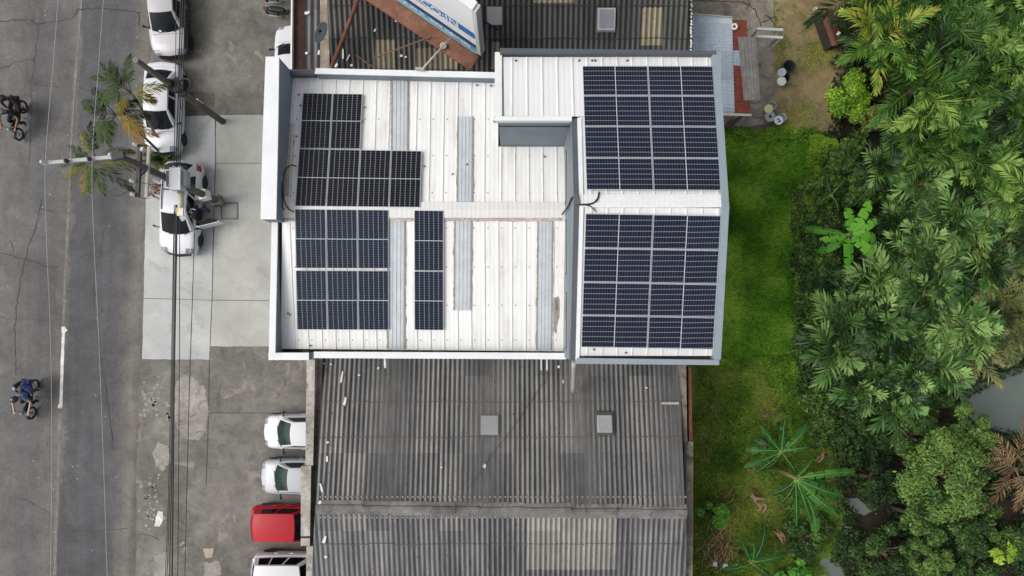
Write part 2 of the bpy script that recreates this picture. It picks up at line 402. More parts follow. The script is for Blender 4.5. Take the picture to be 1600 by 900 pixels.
for i, (a, wd) in enumerate((
    ([(-5, 34), (30, 31), (50, 32), (58, 38), (90, 33), (116, 28), (122, 14), (160, 13), (195, 16), (220, 20)], .07),
    ([(58, 38), (60, 52), (54, 95), (54, 110), (48, 128), (50, 160), (47, 225), (46, 253)], .04),
    ([(-5, 108), (15, 104), (22, 97), (50, 92), (54, 96)], .05), ([(53, 130), (75, 135), (130, 137)], .03), ([(50, 34), (53, 18)], .05),
    ([(66, 310), (62, 330), (54, 360), (42, 390), (34, 430), (26, 470), (22, 520), (24, 560), (26, 585)], .055),
    ([(-5, 393), (20, 401), (40, 405), (70, 416), (93, 419)], .06), ([(60, 326), (84, 330)], .06), ([(152, 625), (164, 600), (170, 650), (177, 700)], .03),
    ([(166, 345), (156, 400), (146, 430), (147, 490), (157, 550), (166, 610), (172, 655), (176, 690)], .03),
    ([(-5, 495), (30, 498), (85, 502)], .025), ([(16, 775), (34, 779), (55, 790), (80, 803)], .035), ([(100, 830), (160, 829), (200, 826)], .04),
    ([(216, 836), (240, 838), (250, 846)], .03), ([(217, 40), (219, 28), (216, 20), (220, 52)], .04), ([(16, 375), (20, 390), (14, 400)], .05))):
    strip('road_crack', a, wd * .8, .009, M_dark, 3.2, i * 3.1)
strip('road_seam', [(127, -10), (112, 200), (107, 330), (101, 450), (99, 505)], .16, .009, ground_mat('seam', [(112, 108, 101), (124, 120, 112), (134, 130, 123)], 1, 3, 20), 1.5, 5)
strip('road_seam', [(94, 645), (90, 760), (85, 910)], .2, .009, MATS.get('x') or bpy.data.materials['seam'], 1.5, 8)
flat('road_marking', rough_edge([(97, 516), (101.5, 516), (100, 560), (97.5, 636), (92.5, 636), (94.5, 570)], 8, .5, 3), .010, M_paint)
flat('road_marking', [(96, 511), (100, 509.5), (105.5, 516), (101, 520), (96, 519)], .013, M_paint)
flat('road_marking', [(90.5, 632), (97, 632), (97, 638), (90.5, 638)], .013, M_paint)
# small pale marks lying on the road
mk = MB()
for _ in range(70):
    x, y = rng.uniform(0, 215), rng.uniform(0, 900); r = rng.uniform(.012, .035); p = P(x, y, .012)
    mk.add([p + Vector((math.cos(k) * r * rng.uniform(.6, 1.2), math.sin(k) * r, 0)) for k in (0, 1.3, 2.6, 3.9, 5.2)], [(0, 1, 2, 3, 4)])
tag(mk.build('grit', simple('grit', (170, 168, 162), .9), fixn=False), 'pale grit scattered over the road', None, kind='stuff')

# the strip behind the buildings
flat('soil', rough_edge([(1208, -300), (1360, -300), (1320, 60), (1330, 120), (1300, 180), (1312, 206), (1130, 206), (1206, 200)], 8, 3, 2), .010, M_soil)
flat('cracked_slab', rough_edge([(1076, -200), (1209, -200), (1209, 40), (1211, 190), (1130, 206), (1076, 206)], 8, 1, 12), .016, ground_mat('old_slab', [(120, 114, 102), (148, 141, 128), (168, 161, 148)], .5, 1.8, 18, spots=((104, 98, 84), 1.3, .57, .7)))
for i, a in enumerate(([(1080, 0), (1110, 2), (1160, 3), (1172, 8), (1180, 14), (1186, 30), (1189, 36), (1210, 26)], [(1189, 36), (1186, 48)], [(1172, 8), (1168, -10)], [(1196, 24), (1206, 30), (1210, 40)])):
    strip('slab_crack', a, .06, .024, M_dark, 3, i * 5 + 50)
flat('lawn', rough_edge([(1080, 200), (1262, 206), (1275, 300), (1268, 420), (1242, 560), (1080, 572)], 9, 5, 4), .012, M_lawn)
flat('rough_ground', rough_edge([(1060, 560), (1250, 560), (1262, 640), (1310, 720), (1320, 800), (1270, 1100), (1060, 1100)], 9, 5, 5), .006, M_rough)
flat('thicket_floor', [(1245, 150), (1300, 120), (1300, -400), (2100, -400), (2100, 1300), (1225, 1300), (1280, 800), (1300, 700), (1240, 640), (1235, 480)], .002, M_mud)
M_water = simple('pond_water', (104, 112, 107), .35, .04, .3, spec=.3)
flat('water', rough_edge([(1500, 620), (1530, 600), (1560, 585), (1640, 560), (1900, 560), (1900, 720), (1600, 690), (1555, 672), (1520, 660)], 9, 6, 3), .014, M_water)
flat('water', rough_edge([(1316, 776), (1340, 778), (1364, 798), (1350, 806), (1334, 800)], 7, 3, 6), .014, M_water)
flat('water', rough_edge([(1288, 872), (1310, 880), (1324, 905), (1320, 940), (1270, 940), (1262, 905)], 7, 3, 8), .014, M_water)

# manhole
mh = thing('manhole_cover', 'square grey steel cover set in the pale concrete beside the open car door', 'manhole cover', P(359, 329.5, .012))
m_ = MB(); m_.prism([P(a, b) for a, b in ((347.5, 318.5), (370.5, 318.5), (370.5, 341), (347.5, 341))], .013, .026); m_.build('cover_plate', simple('steel_plate', (142, 146, 144), .55, .1, 6), mh)
m_ = MB()
for a, b, c, d_ in ((345.5, 316.5, 372.5, 318), (345.5, 341.5, 372.5, 343), (345.5, 318, 347, 341.5), (371, 318, 372.5, 341.5)): m_.prism([P(a, b), P(c, b), P(c, d_), P(a, d_)], .013, .03)
m_.build('frame', simple('steel_frame', (96, 98, 96), .7), mh)

# ------------------------------------------------------------------ the white shop building
LR, LN, LS = 3.924, 8.62, -.844
def zl(x, y): return 9.0 - .7 * ((y - LR) / (LN - LR) if y > LR else (LR - y) / (LR - LS))
RR, RN, RS = 3.454, 8.23, -.92
def zr(x, y): return 12.4 - 1.2 * ((y - RR) / (RN - RR) if y > RR else (RR - y) / (RR - RS))
shop = thing('shop_building', 'white two storey shop with ribbed roof, grey parapets and a taller rear block', 'building', (-3, 3.9, 0))
def part(mb, name, m, parent=None, **k): return mb.build(name, m, parent or shop, **k)
a = MB(); a.prism([(-8.05, -1.05), (1.75, -1.05), (1.75, 8.75), (-7.75, 8.75)], 0, 8.05); part(a, 'wall', M_bluegrey)
def roof_piece(corners, zf, ribs_every=.47, m=0, lift=0, rib_h=.024, x0=0, mb=None, rib_m=0, rw=.03):
    """one slope: a sheet with standing ribs running down it; corners in world XY: NW, NE, SE, SW"""
    mb = mb or MB(); nw, ne, se, sw = [Vector((c[0], c[1])) for c in corners]
    top = [Vector((c.x, c.y, zf(c.x, c.y) + lift)) for c in (nw, ne, se, sw)]
    mb.hexa([p - Vector((0, 0, .05)) for p in (top[3], top[2], top[1], top[0])], (top[3], top[2], top[1], top[0]), m)
    x = math.ceil((min(nw.x, sw.x) - x0) / ribs_every) * ribs_every + x0
    while x < max(ne.x, se.x) - .05:
        ys = []
        for (p, q) in ((nw, ne), (sw, se)): ys.append(lerp(p.y, q.y, (x - p.x) / (q.x - p.x)))
        # stay inside the slanted west edge
        lim = lambda y: lerp(nw.x, sw.x, (y - nw.y) / (sw.y - nw.y))
        if x > max(lim(ys[0]), lim(ys[1])) + .06:
            vs = []
            for y in (ys[0] - .004, ys[1] + .004):
                z = zf(x, y) + lift; vs += [(x - rw, y, z - .002), (x - rw * .55, y, z + rib_h), (x + rw * .55, y, z + rib_h), (x + rw, y, z - .002)]
            mb.add(vs, [(0, 1, 5, 4), (1, 2, 6, 5), (2, 3, 7, 6), (0, 3, 2, 1), (4, 5, 6, 7)], rib_m)
        x += ribs_every
    return mb
M_rib = simple('rib_edge', (224, 224, 222), .5, .1, 2)
q = lambda px, py: tuple(on(px, py, zl).xy)
rf = MB()
roof_piece([q(453, 120), q(778, 124), q(779, 320), q(442, 317)], zl, mb=rf, rib_m=1)
roof_piece([q(779, 229), q(884, 229), q(884, 320), q(779, 320)], zl, mb=rf, rib_m=1, x0=.1)
roof_piece([q(441, 338), q(884, 340), q(882, 549), q(439, 545)], zl, mb=rf, rib_m=1)
fr_roof = part(rf, 'front_roof', [M_roofw, M_rib])
rc = MB()
RL, RRr = q(442, 316), q(884, 317); RLs, RRs = q(441, 341), q(884, 343)
def ridge_cap(mb, xl, xr, yn, ym, ys, zf, lift, m=0, th=.05, nseg=1):
    for k in range(nseg):
        a_, b_ = lerp(xl, xr, k / nseg), lerp(xl, xr, (k + 1) / nseg) - (.006 if k < nseg - 1 else 0)
        for (y0, y1) in ((yn, ym), (ym, ys)):
            T = [Vector((x, y, zf(x, y) + lift)) for x, y in ((a_, y1), (b_, y1), (b_, y0), (a_, y0))]
            mb.hexa([p - Vector((0, 0, th)) for p in T], T, m)
ridge_cap(rc, -7.72, 1.78, RL[1], LR - .0, RLs[1], zl, .075, nseg=5)
part(rc, 'ridge_cap', white_roof_mat('ridge_cap_sheet', (218, 217, 214), (186, 180, 172), .7))
sl = MB()
for k in range(120):
    x = -7.6 + 9.3 * k / 120 + rng.uniform(-.02, .02)
    if -7.3 < x < -4.2 or -3.3 < x < -2.4: continue
    y = RLs[1] - .05 + rng.uniform(-.015, .015); h = rng.uniform(.03, .06)
    sl.hexa([(x - .045, y - h, zl(x, y - h) + .004), (x + .045, y - h, zl(x, y - h) + .004), (x + .045, y + h, zl(x, y + h) + .004), (x - .045, y + h, zl(x, y + h) + .004)],
            [(x - .045, y - h, zl(x, y - h) + .05), (x + .045, y - h, zl(x, y - h) + .05), (x + .045, y + h, zl(x, y + h) + .06), (x - .045, y + h, zl(x, y + h) + .06)])
part(sl, 'ridge_sealant', M_pink)
def skylight(px0, px1, py0, py1, px0b, px1b, zf, ragged=True):
    """a translucent sheet let into the roof, with old sealant along its edges"""
    g = [on(px0, py0, zf, .03), on(px1, py0, zf, .03), on(px1b, py1, zf, .03), on(px0b, py1, zf, .03)]
    mb = MB(); mb.hexa([p - Vector((0, 0, .035)) for p in (g[3], g[2], g[1], g[0])], (g[3], g[2], g[1], g[0]))
    for k in range(1, 4):
        t = k / 4; a_, b_ = g[0].lerp(g[1], t), g[3].lerp(g[2], t)
        mb.bar(a_ + Vector((0, 0, .004)), b_ + Vector((0, 0, .004)), .018, .02)
    for (a_, b_), s in (((g[0], g[3]), -1), ((g[1], g[2]), 1)):
        n = int((b_ - a_).length / .05); vs = []
        for k in range(n + 1):
            p = a_.lerp(b_, k / n); w_ = .035 + .05 * max(0, mnoise.noise(Vector((p.y * 2.2, p.x * 3, s)))) + .02 * mnoise.noise(Vector((p.y * 9, p.x, s)))
            w_ = max(.012, w_)
            vs += [p + Vector((-s * .02, 0, .008)), p + Vector((s * w_, 0, .008))]
        mb.add(vs, [(2 * k, 2 * k + 1, 2 * k + 3, 2 * k + 2) for k in range(n)], 1)
    part(mb, 'translucent_roof_sheet', [M_skyl, M_seal], fixn=True)
skylight(613, 637, 123, 315, 612, 636, zl); skylight(716, 738, 182, 315, 715, 737, zl)
skylight(607.5, 632, 342, 545, 606, 631, zl); skylight(711, 736, 342, 485, 710, 735, zl); skylight(841, 863, 342, 547, 839, 861, zl)
# worn brown stains at the edges of the sheets
def stain(px, zf, m=M_stain, lift=.012, seed=1, name='stain'):
    mb = MB(); pts = [on(a_, b_, zf, lift) for a_, b_ in rough_edge(px, 5, 2, seed)]; mb.add(pts, [tuple(range(len(pts)))]); part(mb, name, m, fixn=False)
stain([(450, 194), (461, 193), (458, 235), (455, 308), (446, 306), (448, 240)], zl, seed=3)
stain([(866, 465), (873, 463), (874, 490), (869, 522), (864, 515)], zl, M_seal, seed=5)
stain([(867, 470), (871, 468), (871, 484), (868, 486)], zl, simple('dark_stain', (120, 106, 88), .9), .02, seed=6)
# parapets, copings, gutters
def wall_px(name, px, z0, z1, m, cap=None, parent=None):
    poly = [P(a_, b_, z1) for a_, b_ in px]; mb = MB(); mb.prism(poly, z0, z1 - (.05 if cap else 0)); o = part(mb, name, m, parent)
    if cap:
        c = MB(); ctr = sum((Vector((p.x, p.y)) for p in poly), Vector((0, 0))) / len(poly)
        c.prism([(p.x + .012 * (1 if p.x > ctr.x else -1), p.y + .012 * (1 if p.y > ctr.y else -1)) for p in poly], z1 - .05, z1 + .003); part(c, 'coping', cap, o)
    return o
M_copw = simple('white_coping', (222, 224, 225), .55, .06, 1.4)
wall_px('front_parapet', [(415.5, 89), (435.5, 89), (434, 200), (431, 342), (407.5, 342), (411, 210)], 3.2, 9.75, M_bluegrey, M_copw)
wall_px('front_parapet', [(425, 342.6), (433.5, 342.6), (429.5, 551), (420.5, 551)], 3.2, 9.0, M_bluegrey, M_copw)
wall_px('side_parapet', [(420, 551.6), (482, 551.6), (482, 562), (420, 562)], 3.2, 8.85, M_bluegrey, M_copw)
wall_px('side_parapet', [(482.6, 551), (490.5, 551), (490.5, 562), (482.6, 562)], 8.0, 8.7, M_bluegrey)
wall_px('side_parapet', [(491, 550), (884, 552), (884, 561), (491, 559)], 7.6, 8.8, M_bluegrey, M_copw)
wall_px('side_parapet', [(494, 107), (778.5, 113.5), (778.5, 121.5), (492, 114.5)], 7.6, 8.85, M_bluegrey, M_copw)
wall_px('side_parapet', [(452, 108), (493.5, 108.5), (491.5, 117), (449, 117)], 7.6, 8.6, M_coping)
gt = MB(); gt.prism([P(a_, b_, 8.15) for a_, b_ in ((449, 113), (779, 118), (779, 128), (449, 122))], 8.1, 8.15)
gt.prism([P(a_, b_, 8.15) for a_, b_ in ((438, 545), (884, 545), (884, 552), (438, 552))], 8.1, 8.15)
gt.prism([P(a_, b_, 8.2) for a_, b_ in ((781, 212), (892, 212), (892, 232), (781, 232))], 8.1, 8.2)
part(gt, 'gutter', M_gutter)
lt = MB()
for _ in range(26):
    x = rng.uniform(-7.5, 1.4); y = P(0, rng.uniform(546, 550), 8.2).y; lt.box((x, y, 8.17), (rng.uniform(.05, .35), rng.uniform(.03, .07), .03), rng.uniform(-.3, .3))
part(lt, 'gutter_dirt', simple('gutter_leaves', (120, 112, 98), .95, .3, 9))
# spout stubs through the south parapet
for px in (602, 846, 855):
    mb = MB(); p = P(px, 556, 8.4); mb.tube([p, p + Vector((0, -.42 if px == 602 else -.5, -.03))], .05 if px == 602 else .028, 10); part(mb, 'drain_spout', simple('white_pipe', (214, 214, 210), .5, .05), smooth=True)
mb = MB(); p = P(896, 571, 10.0); mb.tube([P(897, 566, 10.4), P(897, 574, 9.6), P(896, 604, 5.4), P(895.5, 612, 4.9)], .085, 10); part(mb, 'downpipe', simple('grey_pipe', (172, 172, 166), .55, .06), smooth=True)
# rear block
q2 = lambda px, py: tuple(on(px, py, zr).xy)
XW = 1.78
rb = MB()
rb.prism([(XW, RS - .12), (6.28, RS - .12), (6.28, RN + .12), (-.40, RN + .12), (-.40, 6.17), (XW, 6.17)], 8.0, 11.0)
rb.hexa([(XW, RS - .12, 10.9), (XW + .2, RS - .12, 10.9), (XW + .2, RN, 10.9), (XW, RN, 10.9)], [(XW, RS - .12, 11.1), (XW + .2, RS - .12, 11.1), (XW + .2, RN, 11.1), (XW, RN, 11.1)])
rb.add([(XW, RS - .12, 11.1), (XW, 6.17, 11.1), (XW, 6.17, zr(0, 6.17) - .06), (XW, RR, 12.32), (XW, RS - .12, 11.12), (XW + .1, RS - .12, 11.1), (XW + .1, 6.17, 11.1), (XW + .1, 6.17, zr(0, 6.17) - .06), (XW + .1, RR, 12.32), (XW + .1, RS - .12, 11.12)],
       [(0, 4, 3, 2, 1), (5, 6, 7, 8, 9), (1, 2, 7, 6)])
rb.hexa([(-.40, 6.17, 10.9), (XW, 6.17, 10.9), (XW, 6.27, 10.9), (-.40, 6.27, 10.9)], [(-.40, 6.17, zr(0, 6.17) - .07), (XW, 6.17, zr(0, 6.17) - .07), (XW, 6.27, zr(0, 6.27) - .07), (-.40, 6.27, zr(0, 6.27) - .07)])
part(rb, 'rear_wall', M_bluegrey)
rr = MB()
roof_piece([q2(786, 90), q2(1113, 90), q2(1117, 184), q2(788, 182)], zr, .455, mb=rr, rib_m=1, lift=.05)
roof_piece([q2(904, 183.6), q2(1117, 184.2), q2(1128, 316), q2(913, 312)], zr, .455, mb=rr, rib_m=1, lift=.05)
roof_piece([q2(913, 322), q2(1128, 326), q2(1115, 556), q2(904, 556)], zr, .455, mb=rr, rib_m=1, lift=.05)
part(rr, 'rear_roof', [M_roofr, M_rib])
rc = MB(); ridge_cap(rc, q2(912, 320)[0], q2(1128, 320)[0], q2(1000, 305)[1], RR, q2(1000, 325)[1], zr, .12); part(rc, 'rear_ridge_cap', M_roofr)
mb = MB()
for yy in (q2(1000, 311)[1], q2(1000, 319.5)[1]): mb.bar((q2(912, 320)[0] + .03, yy, zr(0, yy) + .125), (q2(1128, 320)[0] - .03, yy, zr(0, yy) + .125), .03, .02)
part(mb, 'ridge_fold', M_rib)
# copings of the rear block: flat band round the roof edge, following the gable on the lawn side
cp = MB(); cp.prism([P(a_, b_, 11.5) for a_, b_ in ((781, 75), (1119.5, 79), (1119.5, 85), (781, 82))], 10.6, 11.5)
part(cp, 'rear_coping', M_coping)
ln_ = MB(); ln_.prism([P(a_, b_, 11.42) for a_, b_ in ((783, 82.6), (1115, 85.6), (1115, 86.6), (783, 83.6))], 11.0, 11.42); ln_.prism([P(a_, b_, 8.7) for a_, b_ in ((493, 115), (778, 122), (778, 122.8), (493, 115.8))], 8.12, 8.7); part(ln_, 'dirt_shade_strip', M_gutter)  # added strips: shade and dirt of the inner faces put into their colour
cp = MB(); cp.prism([P(a_, b_, 11.5) for a_, b_ in ((903, 559.5), (1124, 562.5), (1124, 570.5), (897, 568.5))], 10.6, 11.5); part(cp, 'rear_coping', M_fascia)
cp = MB()
for (pa, pb_, za, zb_) in (((1113.5, 85.3), (1128.5, 324), 11.5, 12.62), ((1128.5, 324), (1116, 562), 12.62, 11.5)):
    A, B_ = P(*pa, za), P(*pb_, zb_); wx = Vector((.2, 0, 0)); dn = Vector((0, 0, -1.0))
    cp.hexa([A + dn, B_ + dn, B_ + wx + dn, A + wx + dn], [A, B_, B_ + wx, A + wx])
part(cp, 'gable_fascia', M_fascia)
cp = MB()
for (ya, yb) in ((6.17, RR), (RR, RS - .12)):
    za, zb_ = zr(0, ya) + .03, zr(0, yb) + .03
    cp.hexa([(XW + .0, ya, za - .14), (XW + .0, yb, zb_ - .14), (XW + .15, yb, zb_ - .14), (XW + .15, ya, za - .14)], [(XW + .0, ya, za), (XW + .0, yb, zb_), (XW + .15, yb, zb_), (XW + .15, ya, za)])
part(cp, 'wall_coping', M_coping)
cp = MB()
for (ya, yb) in ((6.17, RR), (RR, RS - .12)):
    za, zb_ = zr(0, ya) + .09, zr(0, yb) + .09
    cp.hexa([(XW + .152, ya, za - .2), (XW + .152, yb, zb_ - .2), (XW + .27, yb, zb_ - .2), (XW + .27, ya, za - .2)], [(XW + .152, ya, za), (XW + .152, yb, zb_), (XW + .27, yb, zb_), (XW + .27, ya, za)])
y6 = 6.08; cp.hexa([(-.5, y6, 11.6), (XW - .01, y6, 11.6), (XW - .01, y6 + .14, 11.57), (-.5, y6 + .14, 11.57)], [(-.5, y6, 11.82), (XW - .01, y6, 11.82), (XW - .01, y6 + .14, 11.80), (-.5, y6 + .14, 11.80)])
za, zb_ = zr(0, 6.22) + .1, zr(0, RN + .1) + .1
cp.hexa([(-.52, 6.225, za - .3), (-.30, 6.225, za - .3), (-.30, RN + .1, zb_ - .3), (-.52, RN + .1, zb_ - .3)], [(-.52, 6.225, za), (-.30, 6.225, za), (-.30, RN + .1, zb_), (-.52, RN + .1, zb_)])
part(cp, 'verge_trim', M_white)
gt = MB(); gt.prism([P(a_, b_, 11.12) for a_, b_ in ((784, 81), (1116, 84), (1116, 91), (784, 90))], 11.0, 11.12); gt.prism([P(a_, b_, 11.06) for a_, b_ in ((903, 553), (1117, 553), (1117, 562), (903, 561))], 11.0, 11.06)
part(gt, 'rear_gutter', M_gutter)
for (a_, b_) in ((240, 320), (346, 430), (457, 545)):
    Y1, Y2 = P(0, a_, 9.3).y, P(0, b_, 9.3).y
    f = MB(); f.box((XW - .004, (Y1 + Y2) / 2, 9.5), (.03, abs(Y1 - Y2), .5)); fo = part(f, 'window', simple('window_frame', (74, 80, 86), .5))
    f = MB(); f.box((XW - .022, (Y1 + Y2) / 2, 9.5), (.012, abs(Y1 - Y2) - .08, .42)); part(f, 'pane', simple('dark_glass', (30, 34, 38), .15, .1), fo)

# screws, small fittings on the roof edge
mb = MB()
for px, py in ((905, 95), (925, 95), (930, 95), (980, 95), (928, 546), (978, 551), (806, 95)):
    p = on(px, py, zr, .05); mb.lathe(p, [(.035, 0), (.035, .03), (0, .03)], 8)
for px, py in ((467, 148), (470, 165), (570, 168), (566, 190), (463, 213), (432, 0), (851, 245), (663, 260), (730, 257), (707, 272), (450, 490), (453, 492), (485, 540), (772, 190), (745, 133), (767, 134)):
    p = on(px, max(py, 125), zl, .03); mb.lathe(p, [(.03, 0), (.03, .04), (0, .04)], 8)
for row in (.6, 1.9, 3.2, 4.4):
    for k in range(20):
        x = -7.5 + .47 * k + .1
        for yy in (LR + row, LR - row):
            if x < 1.7 and LS < yy < LN - .3: mb.lathe((x, yy, zl(x, yy) + .0), [(.02, 0), (.018, .02), (0, .022)], 6)
part(mb, 'roof_bolts', simple('bolt', (90, 86, 80), .8))
# ------------------------------------------------------------------ solar panels: each one a thing
def solar(quad, along, zf_lift, cellmat, label, group):
    """quad: world corners TL, TR, BR, BL of the panel on the roof; along: 'y' long side down the slope, 'x' long side across it"""
    TL, TR, BR, BL = quad
    c = (TL + TR + BR + BL) / 4
    root = thing('solar_module', label, 'solar panel', c, 0, group)
    nrm = (TR - TL).cross(BL - TL).normalized()
    if nrm.z < 0: nrm = -nrm
    bil = lambda u, v: TL.lerp(TR, u).lerp(BL.lerp(BR, u), v)
    wx, wy = (TR - TL).length, (BL - TL).length
    fw = .012
    fr = MB()
    def rail(u0, u1, v0, v1, h=.035):
        b = [bil(u0, v1), bil(u1, v1), bil(u1, v0), bil(u0, v0)]
        fr.hexa([p - nrm * .03 for p in b], [p + nrm * (h - .03) for p in b])
    fu, fv = fw / wx, fw / wy
    rail(0, 1, 0, fv); rail(0, 1, 1 - fv, 1); rail(0, fu, fv, 1 - fv); rail(1 - fu, 1, fv, 1 - fv)
    mid = .011
    if along == 'y': rail(fu, 1 - fu, .5 - mid / wy, .5 + mid / wy, .0325)
    else: rail(.5 - mid / wx, .5 + mid / wx, fv, 1 - fv, .0325)
    fr.build('frame', M_alu, root)
    for k in (0, 1):
        mb = MB()
        if along == 'y': u0, u1 = fu, 1 - fu; v0, v1 = ((fv, .5 - mid / wy) if k == 0 else (.5 + mid / wy, 1 - fv))
        else: v0, v1 = fv, 1 - fv; u0, u1 = ((fu, .5 - mid / wx) if k == 0 else (.5 + mid / wx, 1 - fu))
        b = [bil(u0, v1), bil(u1, v1), bil(u1, v0), bil(u0, v0)]
        mb.hexa([p - nrm * .028 for p in b], [p - nrm * .002 for p in b])
        o = mb.build('cell_face', cellmat, root)
        uvl = o.data.uv_layers.new(name='UVMap')
        A, B_, C_ = b[3], b[2], b[0]
        for lp in o.data.loops:
            p = Vector(o.data.vertices[lp.vertex_index].co) + root.location - A
            e1, e2 = B_ - A, C_ - A
            uu, vv = p.dot(e1) / e1.dot(e1), p.dot(e2) / e2.dot(e2)
            uvl.data[lp.index].uv = (uu, vv) if along == 'y' else (vv, uu)
    return root
def array(pxc, zf, rows, cols, along, mats, gap, labels, group, lift=.1):
    TL, TR, BR, BL = [on(a_, b_, zf, lift) for a_, b_ in pxc]
    bil = lambda u, v: TL.lerp(TR, u).lerp(BL.lerp(BR, u), v)
    gu, gv = gap / (TR - TL).length / 2, gap / (BL - TL).length / 2
    for r in range(rows):
        for c in range(cols):
            u0, u1, v0, v1 = c / cols + gu, (c + 1) / cols - gu, r / rows + gv, (r + 1) / rows - gv
            solar((bil(u0, v0), bil(u1, v0), bil(u1, v1), bil(u0, v1)), along, lift, mats(r, c), labels(r, c), group)
    # rails the panels are clamped to
    rl = MB()
GF = 'solar panels on the front roof'; GR = 'solar panels on the rear roof'
ordn = ['first', 'second', 'third', 'fourth']
array([(473, 145), (567, 146.5), (563, 233), (467.5, 232)], zl, 1, 2, 'y', lambda r, c: M_cellA, .024,
      lambda r, c: ('dark solar panel at the road side of the topmost pair on the front roof', 'dark solar panel of the topmost pair on the front roof, nearer the translucent sheet')[c], GF)
array([(467, 232), (659.5, 235.5), (657, 324.5), (460, 322.5)], zl, 1, 4, 'y', lambda r, c: M_cellA, .024,
      lambda r, c: f'black solar panel above the front ridge, {ordn[c]} from the road in its row of four', GF)
array([(460, 326), (607.5, 327.5), (607.5, 420), (461.5, 419.5)], zl, 1, 3, 'y', lambda r, c: M_cellB, .024,
      lambda r, c: f'blue-black panel below the front ridge, {ordn[c]} from the road in the upper row of three', GF)
array([(461.5, 422), (607.5, 422.5), (607.5, 516), (463.5, 515.5)], zl, 1, 3, 'y', lambda r, c: M_cellB, .024,
      lambda r, c: f'blue-black panel in the row of three by the lower parapet, {ordn[c]} from the road', GF)
array([(646.5, 328), (693.5, 328.5), (693.5, 516.5), (647, 516)], zl, 2, 1, 'y', lambda r, c: M_cellB, .024,
      lambda r, c: ('upper panel of the lone pair standing between two translucent sheets', 'lower panel of the lone pair standing between two translucent sheets')[r], GF)
array([(909.5, 102.5), (1114.5, 102.5), (1127, 298), (916, 297)], zr, 4, 2, 'x', lambda r, c: M_cellC, .026,
      lambda r, c: f'solar panel above the rear roof ridge, {ordn[r]} row from the top coping, ' + ('white wall' if c == 0 else 'lawn') + ' side', GR, .15)
array([(914.5, 333), (1127.5, 336.5), (1115, 546.5), (907.5, 543)], zr, 4, 2, 'x', lambda r, c: M_cellC, .026,
      lambda r, c: f'solar panel below the rear roof ridge, {ordn[r]} row down from it, ' + ('white wall' if c == 0 else 'lawn') + ' side', GR, .15)
# black cable loops from the panels, and the little boxes they run to
def cable(px, zfun, r, label, name='solar_cable', group='loose solar cables'):
    mb = MB(); pts = [on(a_, b_, zfun, l_) for a_, b_, l_ in px]
    sm = []
    for i in range(len(pts) - 1):
        p0, p1, p2, p3 = pts[max(i - 1, 0)], pts[i], pts[i + 1], pts[min(i + 2, len(pts) - 1)]
        for k in range(5):
            t = k / 5; sm.append(.5 * ((2 * p1) + (p2 - p0) * t + (2 * p0 - 5 * p1 + 4 * p2 - p3) * t * t + (3 * p1 - p0 - 3 * p2 + p3) * t ** 3))
    sm.append(pts[-1]); mb.tube(sm, r, 6)
    return tag(mb.build(name, M_cable, loc=pts[0], smooth=True), label, 'cable', group)
cable([(463, 260, .12), (455, 258, .3), (446, 266, .35), (442, 284, .4), (443, 310, .3), (450, 325, .1), (459, 331, .1)], zl, .022, 'black cable looping from the dark panels to the box on the front parapet')
cable([(442, 284, .4), (441, 318, .2), (446, 330, .05), (457, 337, .06)], zl, .018, 'thin black cable drooping from the parapet box over the ridge cap')
cable([(936, 300, .12), (934, 310, .16), (925, 318, .15), (905, 320, .14)], zr, .026, 'grey cable bending from the rear panels over the white ridge to the wall coping', group='loose solar cables')
cable([(905, 320, .14), (919, 321, .14), (926, 325, .12), (931, 331, .1)], zr, .016, 'thin cable running from the coping down to the lower rear panels')
mb = MB(); mb.tube([Vector((XW - .03, P(0, 320, 11).y, 12.2)), Vector((XW - .06, P(0, 327, 10.5).y, 10.9)), Vector((XW - .1, P(0, 336, 9).y, 9.15))], .03, 8)
tag(mb.build('conduit', M_cable, loc=(XW - .03, 3.6, 12.2), smooth=True), 'dark conduit dropping down the rear block wall to the front roof ridge', 'conduit')
jb = thing('junction_box', 'small grey box fixed to the inner face of the front parapet', 'junction box', P(436, 279, 9.2))
mb = MB(); mb.box(P(437, 279, 9.2), (.16, .3, .22)); mb.build('case', simple('grey_box', (176, 182, 188), .5), jb)
mb = MB(); mb.box(P(437, 279, 9.2) + Vector((.087, 0, 0)), (.014, .26, .18)); mb.build('lid', simple('grey_lid', (190, 196, 202), .5), jb)
mb = MB(); mb.box(P(902, 313, 12.45) + Vector((-.02, .02, 0)), (.14, .3, .1), .3); tag(mb.build('isolator_box', simple('dark_box', (88, 92, 96), .5), loc=P(902, 313, 12.4)), 'small dark box on the coping where the rear roof cables meet', 'box')

# ------------------------------------------------------------------ old corrugated roofs
def corr_roof(parent, corners, zf, pitch, amp, m, name='roof', step=8):
    """a real wave across the slope; corners: px NW, NE, SE, SW"""
    NW, NE, SE, SW = [on(a_, b_, zf) for a_, b_ in corners]
    L_ = parent.location; x0, x1 = min(NW.x, SW.x), max(NE.x, SE.x)
    n = int((x1 - x0) / pitch * step); mb = MB(); rows = 7; vs = []
    for j in range(rows + 1):
        v = j / rows; a_, b_ = NW.lerp(SW, v), NE.lerp(SE, v)
        for i in range(n + 1):
            x = lerp(a_.x, b_.x, i / n); y = lerp(a_.y, b_.y, i / n)
            vs.append((x, y, zf(x, y) + amp * math.sin(2 * math.pi * (x - L_.x) / pitch) + .008 * mnoise.noise(Vector((x * .9, y * .4, 3)))))
    mb.add(vs, [(j * (n + 1) + i, (j + 1) * (n + 1) + i, (j + 1) * (n + 1) + i + 1, j * (n + 1) + i + 1) for j in range(rows) for i in range(n)])
    return mb.build(name, m, parent, smooth=True, fixn=False)
